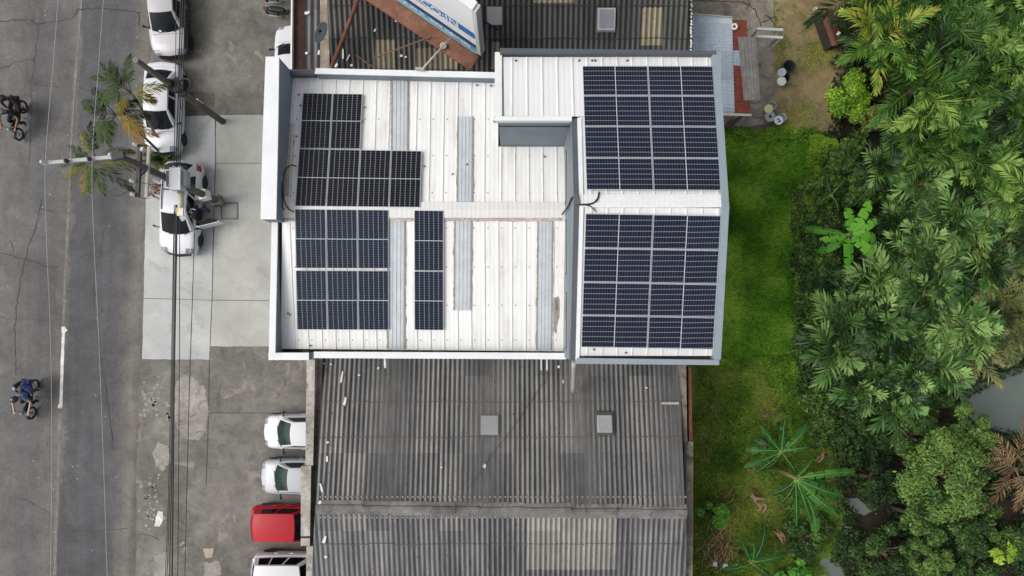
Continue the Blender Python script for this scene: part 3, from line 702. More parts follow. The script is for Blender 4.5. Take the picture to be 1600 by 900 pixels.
# south one
ZS_R, ZS_E = 5.5, 4.2
YSr, YSe = P(0, 793, 5.5).y, P(0, 560, 4.2).y
def zs(x, y): return 5.5 - 1.3 * abs(y - YSr) / (YSe - YSr)
south = thing('row_shop', 'long shop under two slopes of weathered grey corrugated sheets with a cement ridge', 'building', (0, -8, 0))
YS_S = YSr - 8.2
mb = MB(); mb.prism([(-6.6, -1.2), (7.15, -1.2), (7.15, YS_S), (-6.6, YS_S)], 0, 3.9)
mb.build('wall', simple('shop_wall', (150, 146, 136), .85, .15, 1.2), south)
corr_roof(south, [(504, 556), (1062, 556), (1070, 793), (494, 792)], zs, .2, .027, M_corr, 'roof')
corr_roof(south, [(492, 796), (1072, 798), (1074, 1052), (480, 1052)], zs, .2, .027, corrugated_mat('fibre_cement_south_far', (84, 84, 86), (150, 149, 148), 1.1, .2), 'roof')
# joints where one course laps the other
for py, dx in ((628, 0), (683, 0), (850, 8)):
    mb = MB()
    for k in range(15):
        a_, b_ = on(lerp(500, 1064, k / 15), py + rng.uniform(-1, 1), zs, .03), on(lerp(500, 1064, (k + 1) / 15) - .4, py + rng.uniform(-1, 1), zs, .03)
        mb.bar(a_, b_, .03, .012)
    mb.build('lap_joint', simple('lap_line', (92, 89, 84), .95, .25, 4), south)  # darker bars along each lap of the courses
mb = MB()
for k in range(16):
    xa, xb = lerp(-7.6, 6.75, k / 16), lerp(-7.6, 6.75, (k + 1) / 16) + .03
    dz = rng.uniform(-.02, .02); yy = YSr + rng.uniform(-.02, .02) - .012 * k
    sec = [(.28, -.03), (.25, -.01), (.13, .03), (.1, .1), (0, .14), (-.1, .1), (-.13, .03), (-.25, -.01), (-.28, -.03)]
    vs = [(x, yy + a_, 5.5 + b_ + dz) for x in (xa, xb) for a_, b_ in sec]
    n = len(sec); mb.add(vs, [(i, i + 1, n + i + 1, n + i) for i in range(n - 1)])
mb.build('ridge_cap', ground_mat('ridge_cement', [(96, 95, 92), (120, 118, 115), (138, 136, 132)], .7, 3, 24, spots=((72, 70, 66), 2.2, .58, .6)), south, fixn=True)
mb = MB()
for k in range(72):
    x = -7.5 + .2 * k + .05
    for s in (1, -1):
        mb.lathe((x, YSr + s * .4, zs(x, YSr + s * .4) + .02), [(.045, 0), (.04, .025), (0, .03)], 7)
mb.build('ridge_bolts', simple('pale_bolt', (140, 138, 132), .8, .2, 6), south)
# road side canopy beam: stepped lengths of dirty concrete, with a darker ledge behind
def beam(px, z0, z1, m, name='canopy_beam'):
    mb = MB(); mb.prism([P(a_, b_, z1) for a_, b_ in px], z0, z1); return mb.build(name, m, south)
beam([(479, 562), (492, 562), (491, 640), (489, 728), (477, 728)], 3.3, 4.75, M_conc)
beam([(470, 728.5), (486, 728.5), (484, 853), (470, 853)], 3.3, 4.85, M_conc)
beam([(479, 853.5), (492, 853.5), (494, 1040), (476, 1040)], 3.3, 4.75, M_conc)
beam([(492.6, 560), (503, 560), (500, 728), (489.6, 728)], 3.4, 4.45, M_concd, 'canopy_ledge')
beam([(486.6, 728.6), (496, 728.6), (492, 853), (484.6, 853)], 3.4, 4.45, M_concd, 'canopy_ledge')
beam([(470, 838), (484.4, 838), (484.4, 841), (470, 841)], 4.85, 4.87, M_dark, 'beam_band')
for py in (628, 697, 779, 853):
    mb = MB(); p = P(488, py, 4.7); mb.box((p.x, p.y, 1.7), (.28, .28, 3.4)); mb.build('column', M_conc, south)
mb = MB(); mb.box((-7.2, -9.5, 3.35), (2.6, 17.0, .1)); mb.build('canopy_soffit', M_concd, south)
# lawn side: gutter, capping wall, rust-red edge
beam([(1063, 566), (1072, 566), (1074, 700), (1076, 690), (1083, 690), (1083, 830), (1080, 1040), (1072, 1040), (1073, 800), (1068, 690)], 3.2, 4.6, M_concd, 'side_wall')
beam([(1076, 574), (1080, 574), (1082, 689), (1077, 689)], 3.2, 4.5, M_rustc, 'rust_flashing')
beam([(1069, 690), (1072.5, 690), (1072, 830), (1069.5, 830)], 4.61, 4.66, simple('gutter_metal', (62, 58, 58), .6, .2), 'side_gutter')
# north one
YNe = P(0, 105, 4.2).y
def zn(x, y): return 4.2 + .27 * (y - YNe)
north = thing('row_shop', 'single storey shop under dark corrugated sheets carrying the signboard, above the white shop', 'building', (0, 16, 0))
YN_N = YNe + 6.4
mb = MB(); mb.prism([(-7.9, 9.0), (7.0, 9.0), (7.0, YN_N + 5), (-7.9, YN_N + 5)], 0, 3.6); mb.build('wall', M_concd, north)
corr_roof(north, [(508, -70), (1075, -70), (1077, 120), (516, 120)], zn, .21, .028, M_corrn, 'roof')
mb = MB()
for py in (60,):
    for k in range(14): mb.bar(on(lerp(516, 1074, k / 14), py + rng.uniform(-1.5, 1.5), zn, .03), on(lerp(516, 1074, (k + 1) / 14) - .3, py + rng.uniform(-1.5, 1.5), zn, .03), .035, .012)
mb.build('lap_joint', simple('lap_line_dark', (52, 50, 48), .95, .25, 4), north); mb = MB()  # darker bars along the sheet lap
for k in range(14): mb.bar(on(lerp(516, 1074, k / 14), 9, zn, .03), on(lerp(516, 1074, (k + 1) / 14) - .3, 9, zn, .03), .035, .012)
mb.build('lap_joint', simple('lap_line_dark', (52, 50, 48), .95, .25, 4), north)
def wave_sheet(px, zf, lift, pitch, amp, m, parent, name, axis='x', smooth=True):
    NW, NE, SE, SW = [on(a_, b_, zf) for a_, b_ in px]; L_ = parent.location
    nu = max(6, int((NE - NW).length / pitch * 8)) if axis == 'x' else 6
    nv = max(6, int((SW - NW).length / pitch * 8)) if axis == 'y' else 6
    def f(u, v):
        p = NW.lerp(NE, u).lerp(SW.lerp(SE, u), v); s = (p.x - L_.x) if axis == 'x' else (p.y - L_.y)
        return (p.x, p.y, zf(p.x, p.y) + lift + amp * math.sin(2 * math.pi * s / pitch))
    mb = MB(); mb.grid(f, nu, nv); return mb.build(name, m, parent, smooth=smooth)
M_beigec = corrugated_mat('yellowed_sheet', (104, 98, 80), (164, 156, 134), .5, .21)
for px in ([(1004, 12), (1036, 12), (1035, 71), (1001, 71)], [(587, 63), (617, 63), (617, 107), (584, 107)], [(833, -14), (898, -14), (898, 5), (833, 5)], [(770, 66), (781, 66), (781, 108), (768, 108)], [(650, 75), (716, 75), (716, 108), (650, 108)]):
    wave_sheet(px, zn, .012, .21, .028, M_beigec, north, 'yellowed_sheet')
# the front strip over the pavement: white edge, rusty gutter, sheets, plank, rust pipe
def npx(px, z0, z1, m, name, sub=None):
    mb = MB(); mb.prism([P(a_, b_, z1) for a_, b_ in px], z0, z1); return mb.build(name, m, north)
npx([(455.5, -80), (457.8, -80), (456, 108), (453.5, 108)], 3.6, 4.1, M_white, 'white_edge')
npx([(458, -80), (476, -80), (477, 108), (456.2, 108)], 3.6, 3.9, ground_mat('rusted_gutter', [(40, 36, 34), (64, 46, 38), (92, 62, 46)], .9, 2.2, 16), 'front_gutter')
wave_sheet([(476, -80), (499, -80), (500, 108), (477, 108)], lambda x, y: 4.0, 0, .27, .03, corrugated_mat('front_strip_sheet', (66, 66, 68), (124, 124, 126), 1, .27, (.9, 3)), north, 'front_strip')
npx([(499.6, -80), (514.6, -80), (514.6, 108), (500.5, 108)], 3.6, 4.35, ground_mat('cement_capping', [(124, 112, 98), (150, 138, 122), (168, 157, 142)], 1, 3, 20, spots=((90, 80, 68), 2, .6, .6)), 'capping')
npx([(1076, -80), (1081, -80), (1083, 77), (1078, 77)], 3.6, 4.5, simple('dark_edge', (70, 64, 62), .8, .2), 'side_edge')
mb = MB()
for k in range(18): p = P(1080 + rng.uniform(-.6, .6), -10 + k * 5.2 + rng.uniform(-1.5, 1.5), 4.53); mb.box(p, (.06, .1, .03), rng.uniform(0, 1))
mb.build('peeled_paint', M_white, north)
mb = MB(); mb.tube([P(566, -20, 6.2), P(548, 30, 5.6), P(517, 108, 4.6)], .085, 10)
tag(mb.build('rust_pipe', M_rustc, loc=P(540, 50, 5.4), smooth=True), 'thick rusty pipe slanting over the dark corrugated roof beside the cement capping', 'pipe')

# roof hatches
def hatch(px, py, wpx, hpx, zf, label, kind, dz=.09):
    c = on(px, py, zf, 0); r = thing('roof_hatch', label, 'roof hatch', c, 0, 'grey roof hatches')
    k = (H - c.z) / F; w_, h_ = wpx * k, hpx * k
    sl = math.atan((zf(c.x, c.y + .5) - zf(c.x, c.y - .5)))
    def bx(name, sx, sy, z0, z1, m, rnd=0):
        mb = MB(); M_ = Matrix.Translation(c + Vector((0, 0, (z0 + z1) / 2))) @ Matrix.Rotation(sl, 4, 'X')
        mb.box(None, (sx, sy, z1 - z0), mat=M_); o = mb.build(name, m, r)
        if rnd: b_ = o.modifiers.new('b', 'BEVEL'); b_.width = rnd; b_.segments = 3
        return o
    if kind == 'plain':
        bx('flashing', w_, h_, .03, .055, simple('hatch_base', (104, 104, 104), .6)); bx('lid', w_ * .96, h_ * .96, .056, dz, simple('hatch_lid', (142, 143, 146), .5, .06, 2))
    elif kind == 'framed':
        bx('flashing', w_ * 1.08, h_ * 1.1, .03, .05, simple('hatch_flash', (120, 120, 118), .6)); bx('frame', w_, h_, .051, .15, simple('hatch_frame', (158, 160, 162), .5)); bx('lid', w_ * .82, h_ * .84, .151, .17, simple('hatch_glass', (124, 126, 134), .3))
    else:
        bx('curb', w_, h_ * 1.1, .03, .14, simple('hatch_curb', (74, 74, 74), .7), .05); bx('lid', w_ * .86, h_ * .82, .141, .24, simple('hatch_dome', (152, 153, 154), .4), .09)
hatch(773, 26, 24, 27, zn, 'grey flat hatch on the dark roof right next to the tall signboard', 'plain')
hatch(947, 32, 27, 32, zn, 'framed grey hatch in the middle of the dark roof beside a yellowed sheet', 'framed')
hatch(765, 664, 28, 31, zs, 'flat square grey hatch in the middle of the weathered grey roof', 'plain')
hatch(944, 661, 28, 34, zs, 'domed grey hatch with rounded lid and dark curb on the weathered grey roof', 'dome')

# litter on the old roofs
M_scrap = simple('white_scrap', (214, 214, 212), .7, .06, 5)
def scrap(px, py, zf, l_, w_, rz, lab, grp, lift=.06):
    p = on(px, py, zf, lift); mb = MB(); k = rng.uniform(.7, 1.1)
    M_ = Matrix.Translation(p) @ Matrix.Rotation(rz, 4, 'Z')
    pts = [M_ @ Vector((l_ * a_, w_ * b_, 0)) for a_, b_ in ((-.5, -.4), (-.1, -.55), (.45, -.35 * k), (.5, .4), (.05, .5 * k), (-.45, .45))]
    mb.hexa([q_ - Vector((0, 0, .012)) for q_ in pts], [q_ + Vector((0, 0, .012)) for q_ in pts])
    tag(mb.build('roof_litter', M_scrap, loc=p), lab, 'litter', grp)
for px, py, l_, w_, rz in ((534, 589, .5, .07, 1.4), (539, 627, .34, .1, 1.35), (506, 568, .08, .08, 0), (517, 569, .09, .08, 0), (591, 575, .1, .08, 1), (561, 586, .09, .08, 0), (502, 762, .36, .08, 1.8), (507, 843, .3, .12, 1.2), (509, 870, .12, .1, 0), (757, 728, .16, .12, 1), (500, 785, .14, .1, 1),
    (512, 691, .1, .08, 0), (511, 717, .24, .07, 1.5), (873, 573, .12, .1, .5), (846, 569, .42, .04, 1.57), (880, 596, .14, .05, 1.4), (690, 790 - 60, .07, .06, 0), (1010, 606, .1, .05, 0)):
    scrap(px, py, zs, l_, w_, rz, 'small white scrap of litter lying on the weathered grey corrugated roof', 'white scraps on the weathered grey roof')
for px, py, l_, w_, rz in ((480, 20, .22, .12, .2), (536, 84, .42, .06, 1.57), (544, 90, .3, .04, 1.1), (525, 102, .18, .12, .8), (498, 82, .2, .08, 1.4), (619, 33, .1, .06, 0), (631, 35, .09, .06, 0), (627, 87, .12, .1, 0), (634, 89, .1, .08, 0), (479, 83, .12, .09, .3), (586, 47, .14, .06, 1), (530, 75, .1, .08, 0), (549, 102, .1, .1, 0)):
    scrap(px, py, (lambda x, y: 4.05) if px < 500 else zn, l_, w_, rz, 'small white scrap of litter lying on the dark corrugated roof', 'white scraps on the dark roof')
mb = MB(); mb.tube([on(858, 585, zs, .08), on(820, 640, zs, .08), on(800, 670, zs, .08), on(765, 715, zs, .08), on(735, 760, zs, .08)], .009, 5)
tag(mb.build('roof_wire', M_cable, loc=on(800, 670, zs)), 'thin dark wire lying diagonally across the weathered grey roof', 'wire')
mb = MB(); mb.box(on(1047, 630, zs, .06), (.7, .1, .04)); tag(mb.build('roof_patch_strip', M_palew, loc=on(1047, 630, zs)), 'pale repair strip on the weathered grey roof near its lawn side edge', 'repair strip')
wave_sheet([(824, 806), (964, 806), (964, 890), (822, 890)], zs, .01, .2, .027, corrugated_mat('newer_sheet', (126, 124, 118), (178, 175, 167), .55, .2), south, 'paler_sheets')

# ------------------------------------------------------------------ tall signboard
ZB, ZT = 6.0, 9.7
sg = thing('signboard', 'tall white shop sign with blue bands and rusty base, standing on the dark roof', 'sign', P(690, 45, ZB))
B1 = P(748, 84, ZB); Bd = (P(600, -16.5, ZB) - B1); L_s = 6.2; ux = -Bd.normalized(); A0 = B1 - ux * L_s      # A0 far end, B1 near end; ux runs along the reading direction
nx = Vector((ux.y, -ux.x, 0)); nx = nx if nx.y < 0 else -nx                                                    # the face looks to the camera side
up = Vector((0, 0, 1)); hgt = ZT - ZB
FR = Matrix(((ux.x, 0, nx.x, A0.x), (ux.y, 0, nx.y, A0.y), (0, 1, 0, ZB), (0, 0, 0, 1)))                         # local x along, y up, z out of the face
def sbox(name, x0, x1, y0, y1, z0, z1, m, parent=sg):
    mb = MB(); mb.box(None, (x1 - x0, y1 - y0, z1 - z0), mat=FR @ Matrix.Translation(((x0 + x1) / 2, (y0 + y1) / 2, (z0 + z1) / 2))); return mb.build(name, m, parent)
sbox('face', .06, L_s - .06, .06, hgt - .06, -.2, 0, simple('sign_face', (240, 241, 244), .45, .03, 1))
sbox('frame_top', 0, L_s, hgt - .06, hgt + .02, -.25, .06, M_white); sbox('frame_side', L_s - .06, L_s + .12, 0, hgt - .062, -.25, .03, simple('frame_grey', (206, 208, 208), .5, .08))
sbox('frame_bottom', 0, L_s - .062, -.04, .058, -.25, .08, simple('teal_edge', (120, 150, 152), .5))
M_navy = simple('navy_band', (22, 62, 118), .45, .1, 1.5); M_sky = simple('sky_blue_band', (92, 166, 206), .45, .12, 2); M_lblue = simple('blue_band', (40, 122, 184), .45, .06, 2)
sbox('lower_band', .07, L_s - .07, .07, .36, .001, .006, M_sky); sbox('navy_band', .07, L_s - .07, .362, .66, .001, .006, M_navy)
sbox('blue_band', .07, L_s - .07, 1.2, 1.66, .001, .006, M_lblue); sbox('rule_line', .07, L_s - 2.2, 1.12, 1.15, .001, .006, simple('dark_rule', (52, 62, 74), .5))
def sign_text(body, size, x, y, m, name, bold=.0, squash=1.0):
    cu = bpy.data.curves.new(name, 'FONT'); cu.body = body; cu.size = size; cu.offset = bold; cu.extrude = .004
    o = bpy.data.objects.new(name, cu); dg = bpy.context.evaluated_depsgraph_get(); COL.objects.link(o)
    bpy.context.view_layer.update(); me = bpy.data.meshes.new_from_object(o.evaluated_get(bpy.context.evaluated_depsgraph_get()))
    bpy.data.objects.remove(o)
    wdt = max((v.co.x for v in me.vertices), default=0)
    me.transform(Matrix.Translation(-wloc(sg)) @ FR @ Matrix.Translation((x - wdt * squash, y, .012)) @ Matrix.Scale(squash, 4, (1, 0, 0)))
    me.materials.clear(); me.materials.append(m); no = bpy.data.objects.new(name, me); COL.objects.link(no); no.parent = sg; return no
M_txtw = simple('white_letters', (232, 238, 242), .5, .02); M_txtb = simple('slate_letters', (60, 92, 118), .5, .05); M_txtbr = simple('brown_letters', (84, 70, 72), .5, .05)
sign_text('LEBISIDECO:JN', .56, L_s - .8, 1.235, M_txtw, 'lettering', .008, 1.08)
sign_text('win d an', .36, L_s - 2.65, 1.74, M_txtbr, 'lettering', .004, 1.1)
sign_text('an', 1.15, L_s - 2.0, 2.5, M_txtb, 'lettering', .01)
sign_text('h . tuli . ul uln in . bisid indonesia', .3, L_s - .35, .12, M_txtw, 'lettering', .006, 1.05)
mb = MB(); mb.box(None, (L_s + .1, .1, .6), mat=FR @ Matrix.Translation((L_s / 2, -.12, .38))); mb.build('base_box', ground_mat('rusted_sheet', [(96, 62, 48), (124, 84, 66), (146, 110, 92)], .6, 2.4, 14), sg)
for x in (.6, 2.4, 4.2, L_s - .2):
    mb = MB(); mb.tube([FR @ Vector((x, .2, -.3)), FR @ Vector((x, -1.4, -.3))], .05, 8); mb.build('post', M_rustc, sg)
for x in (1.2, 3.6, L_s - .2):
    mb = MB(); mb.tube([FR @ Vector((x, hgt * .7, -.22)), FR @ Vector((x, -1.2, -1.6))], .035, 6); mb.build('brace', simple('dark_iron', (44, 42, 42), .7), sg)
mb = MB(); mb.lathe(P(693, 73, 5.96), [(.13, 0), (.13, .12), (.1, .13), (0, .11)], 14); mb.build('lamp_socket', simple('socket', (176, 160, 146), .5), sg, smooth=False)
mb = MB(); mb.tube([P(706, 57, 6.2), P(660, 108, 8.9)], .035, 8); o = tag(mb.build('strut', simple('white_strut', (212, 208, 200), .5, .05), loc=P(683, 82, 7.5), smooth=True), 'white strut from the parapet to the base of the tall signboard', 'strut')
mb = MB(); mb.tube([P(674, 57, 6.1), P(586, 90, 4.6)], .03, 6); tag(mb.build('brown_rod', simple('brown_rod', (112, 84, 62), .8, .15), loc=P(630, 73, 5.4)), 'brown rod running from the sign base across the dark roof', 'rod')
mb = MB(); mb.tube([P(556, 86, 4.5), P(582, 104, 4.4)], .028, 6); tag(mb.build('brown_rod', MATS['brown_rod'], loc=P(569, 95, 4.4)), 'short brown rod end lying on the dark roof near the parapet', 'rod')
mb = MB(); mb.box(P(656, 108, 8.95), (.3, .09, .1), -.1); tag(mb.build('parapet_bracket', M_palew, loc=P(656, 108, 8.9)), 'pale bracket on the white parapet where the strut stands', 'bracket')

# satellite dish
dc = P(498, 49, 5.3); dish = thing('satellite_dish', 'grey satellite dish on its bent arm above the cement capping of the dark roof', 'satellite dish', P(504, 52, 4.4))
ax = Vector((.87, -.5, .08)).normalized()
mb = MB(); prof = [(0, 0), (.12, .006), (.25, .03), (.36, .065), (.42, .095), (.425, .1), (.41, .1), (.25, .04), (.0, .012)]
mb.lathe(dc, prof, 26, axis=ax); mb.build('reflector', simple('dish_grey', (190, 196, 202), .5, .06, 3), dish, smooth=True)
e1 = ax.cross(Vector((0, 0, 1))).normalized()
mb = MB(); mb.tube([dc - ax * .02, dc - ax * .12 + Vector((0, -.1, -.3)), P(505, 54, 4.4)], .03, 8); mb.build('mount', simple('grey_steel', (120, 122, 122), .5), dish)
mb = MB(); mb.tube([dc + Vector((.0, -.1, -.4)), dc + ax * .34 + Vector((0, 0, -.18))], .02, 6); mb.build('arm', M_alu, dish)
mb = MB(); mb.tube([dc + ax * .36 + Vector((0, 0, -.18)), dc + ax * .26 + Vector((0, 0, -.12))], .05, 8); mb.build('receiver', simple('receiver', (206, 206, 202), .5), dish)
mb = MB(); mb.box(dc + ax * .05 + e1 * .02 + Vector((0, .08, 0)), (.1, .16, .05), .6); mb.build('dark_mark', M_black, dish)

# ------------------------------------------------------------------ lean-to, slab and things behind the shop
lean = thing('lean_to_shed', 'low shed of pale blue and rust-red corrugated sheets beside the cracked slab', 'shed', P(1130, 120, 0))
zl2 = lambda x, y: 3.0 - .06 * (x - 8.0)
M_blue = simple('pale_blue_sheet', (160, 178, 190), .5, .14, 2.2)
wave_sheet([(1080, 22), (1144, 28), (1148, 176), (1084, 176)], zl2, 0, .15, .02, corrugated_mat('blue_sheet', (172, 188, 199), (204, 214, 221), .3, 50.0, (1.0, 1.2), (92, 96, 98)), lean, 'blue_roof', 'y')
wave_sheet([(1143, 30), (1168, 31), (1169, 78), (1146, 78)], zl2, -.06, .15, .02, M_rustroof, lean, 'rust_roof', 'y')
wave_sheet([(1146, 78), (1158, 78), (1160, 102), (1147, 102)], zl2, -.05, .15, .02, M_blue, lean, 'rust_roof', 'y')
wave_sheet([(1147, 101), (1170, 101), (1173, 176), (1148, 176)], zl2, -.06, .15, .02, M_rustroof, lean, 'rust_roof', 'y')
mb = MB(); mb.bar(P(1126, 178.5, 2.95), P(1174, 180, 2.85), .1, .06); mb.build('edge_trim', simple('edge_trim', (176, 170, 162), .7), lean); mb = MB(); mb.bar(P(1084, 21.5, 3.05), P(1144, 27, 2.97), .04, .05); mb.build('edge_trim', simple('edge_trim', (176, 170, 162), .7), lean)
for px, py in ((1083, 26), (1165, 34), (1083, 174), (1168, 174), (1166, 104)):
    mb = MB(); p = P(px, py, 2.8); mb.box((p.x, p.y, 1.4), (.09, .09, 2.78)); mb.build('post', simple('grey_timber', (110, 100, 88), .9, .2), lean)
mb = MB(); mb.bar(P(1134, 196, .9), P(1160, 181, 2.6), .07, .07); mb.bar(P(1130, 200, .4), P(1148, 181, 2.5), .06, .06); mb.bar(P(1143, 199, .2), P(1156, 181, 2.5), .05, .05); mb.build('brace', MATS['grey_timber'], lean)
mb = MB(); mb.box(P(1159, 66 - 24, 3.06), (.28, .28, .03)); 
mb.lathe(P(1148, 42, 2.98), [(.13, 0), (.13, .05), (.07, .05), (.07, 0)], 16); mb.v = mb.v[8:] if False else mb.v
mb2 = MB(); mb2.lathe(P(1147, 42, 3.0), [(.14, 0), (.14, .05), (.07, .05), (.07, 0)], 16); tag(mb2.build('white_ring', M_scrap, loc=P(1147, 42, 3.0)), 'white plastic ring lying where the blue sheet meets the rust-red sheet', 'ring')
# grey asbestos sheet leaning over the rust roof
gs = MB(); g = [P(1153, 57, 3.3), P(1181, 58, 3.2), P(1188, 156, 3.2), P(1162, 157, 3.3)]
def fgs(u, v):
    p = g[0].lerp(g[1], u).lerp(g[3].lerp(g[2], u), v); return (p.x, p.y, p.z + .006 * math.sin(u * 2 * math.pi * 5))
gs.grid(fgs, 40, 6); tag(gs.build('loose_sheet', ground_mat('grey_loose_sheet', [(108, 104, 101), (122, 118, 115), (134, 130, 126)], .8, 3, 20), loc=P(1170, 105, 3.2), smooth=True), 'long grey loose sheet laid over the rust-red edge of the shed', 'roofing sheet')
# metal frame by the slab
fm = thing('metal_frame', 'low white metal frame of two rails standing on the edge of the cracked slab', 'frame', P(1200, 52, 0))
for (a_, b_) in (((1182, 45), (1223, 47)), ((1182, 57), (1223, 59))):
    mb = MB(); mb.bar(P(*a_, 1.5), P(*b_, 1.5), .11, .08); mb.build('rail', simple('pale_metal', (186, 188, 190), .5, .08), fm)
for (a_, b_) in ((1184, 45), (1184, 57), (1221, 47), (1221, 59)):
    mb = MB(); p = P(a_, b_, 1.46); mb.box((p.x, p.y, .73), (.07, .07, 1.46)); mb.build('leg', MATS['pale_metal'], fm)
mb = MB(); mb.bar(P(1184, 46, 1.0), P(1176, 57, .4), .05, .05); mb.bar(P(1221, 58, 1.4), P(1226, 53, 1.3), .05, .05); mb.bar(P(1226, 53, 1.3), P(1214, 68, .1), .05, .05); mb.build('brace', simple('grey_metal', (110, 112, 112), .5), fm)
# tubs and barrels
def tub(name, label, px, py, r, h, cb, cl, lid=True, tilt=None, z=0.02, mark=None, group='tubs beside the slab'):
    t = thing(name, label, 'tub', P(px, py, z), 0, group)
    mb = MB(); mb.lathe(P(px, py, z), [(r * .84, 0), (r * .96, h * .7), (r, h), (r * .94, h), (r * .9, h * .6), (r * .8, .03), (0, .03)], 22); mb.build('body', simple('tub_' + name + cb[0], cb[1], .5, .1, 3), t, smooth=False)
    if lid:
        mb = MB(); mb.lathe(P(px, py, z + h), [(r * 1.04, -.03), (r * 1.04, .025), (r * .9, .03), (r * .86, .015), (0, .015)], 22); lo = mb.build('lid', simple('lid_' + cl[0], cl[1], .45, .06, 3), t)
        if mark:
            mb = MB(); mb.lathe(P(px, py, z + h) + Vector((.01, 0, .016)), [(r * .28, 0), (r * .26, .03), (0, .03)], 12) if mark == 'hub' else [mb.box(P(px, py, z + h) + Vector((dx, dy, .02)), (.13, .045, .012), a_) for dx, dy, a_ in ((-.03, .05, .6), (.05, -.01, -.7), (.0, -.07, .4))]
            mb.build('lid_mark', M_black, lo)
    return t
tub('paint_tub', 'white tub with a pale yellow lid on the slab corner', 1201, 170, .2, .42, ('w', (196, 196, 186)), ('yellow', (214, 210, 160)))
tub('paint_tub', 'grey tub with a dark knob on its lid, below the yellow lidded tub', 1203, 182, .24, .4, ('g', (150, 152, 152)), ('grey', (158, 160, 160)), mark='hub')
tub('paint_tub', 'white tub with black marks on its lid, standing on bare soil', 1216.5, 188, .2, .44, ('w2', (204, 206, 208)), ('white', (210, 213, 216)), mark='marks')
tub('barrel', 'dark barrel with a loose pale cover at the soil edge', 1224, 112, .28, .7, ('d', (58, 60, 66)), ('x', (58, 60, 66)), lid=False)
mb = MB(); mb.lathe(P(1221.5, 113, .66), [(.19, 0), (.19, .02), (0, .03)], 18, axis=(-.4, -.5, .8)); tag(mb.build('loose_cover', simple('pale_cover', (168, 172, 178), .5), loc=P(1222, 113, .6)), 'round pale cover tipped against the dark barrel', 'lid')
tub('barrel', 'dark bucket with a round white lid below the open barrel', 1221, 127, .2, .5, ('d2', (52, 54, 58)), ('w3', (206, 208, 208)))
# rust hut at the thicket edge
hut = thing('tin_hut', 'small narrow hut with a two tone rusty tin roof beside the thicket', 'hut', P(1293, 45, 0))
e = [P(1281, 17, .8), P(1289, 15, .95), P(1300, 12, .8)]; f_ = [P(1300, 72, .8), P(1307, 70, .95), P(1317, 66, .8)]
mb = MB(); mb.hexa([p - Vector((0, 0, .03)) for p in (e[0], f_[0], f_[1], e[1])], (e[0], f_[0], f_[1], e[1])); mb.build('roof', simple('dark_tin', (112, 72, 60), .8, .2, 3), hut)
mb = MB(); mb.hexa([p - Vector((0, 0, .03)) for p in (e[1], f_[1], f_[2], e[2])], (e[1], f_[1], f_[2], e[2])); mb.build('roof', simple('rust_tin', (120, 74, 60), .8, .2, 3), hut)
mb = MB(); mb.hexa([Vector((p.x, p.y, 0)).lerp(Vector((P(1293, 43).x, P(1293, 43).y, 0)), .04) for p in (e[0], f_[0], f_[2], e[2])], [p.lerp(P(1297, 43, .78), .04) - Vector((0, 0, .06)) for p in (e[0], f_[0], f_[2], e[2])]); mb.build('wall', simple('hut_wall', (58, 52, 48), .9, .2), hut)
mb = MB(); mb.bar(e[1] + Vector((0, .05, .02)), f_[1] + Vector((0, -.05, .02)), .06, .03); mb.build('ridge_cap', M_rustc, hut)
for i, (px, py, lab) in enumerate(((1308, 55, 'white cup lying on the rusty hut roof'), (1272, 16, 'white cup on the soil by the corner of the hut'))):
    mb = MB(); mb.lathe(P(px, py, .95 if i == 0 else .02), [(.06, 0), (.09, .16), (.08, .16), (.05, .02), (0, .02)], 12, axis=(.5, .6, .5) if i == 0 else (0, 0, 1)); tag(mb.build('white_cup', M_scrap, loc=P(px, py, .9 if i == 0 else .0)), lab, 'cup')
# ------------------------------------------------------------------ cars
M_glass = simple('car_glass', (24, 28, 33), .16, .35, 1.8, spec=.22)
M_glassg = simple('green_car_glass', (34, 52, 49), .14, .4, 2.2, spec=.4)
M_tyre = simple('tyre', (22, 22, 23), .85, .15, 6); M_rim = simple('rim', (120, 122, 126), .35, .1, 6); M_rimd = simple('dark_rim', (44, 45, 48), .4, .1, 6)
M_lamp = simple('head_lamp', (128, 134, 142), .12, .1, 6); M_red = simple('tail_lamp', (150, 18, 26), .2, .1, 6); M_trim = simple('black_trim', (26, 26, 28), .5, .15, 5)
M_carw = simple('white_car_paint', (214, 215, 219), .3, .03, .8, coat=.2); M_cars = simple('silver_car_paint', (178, 181, 187), .3, .03, .8, coat=.2)
M_carr = simple('red_car_paint', (176, 14, 34), .4, .08, .9, spec=.3, coat=.1); M_carb = simple('black_car_paint', (22, 22, 24), .2, .05, .8, coat=.6); M_carsl = simple('pale_bonnet_paint', (182, 179, 181), .25, .03, .8, coat=.5)
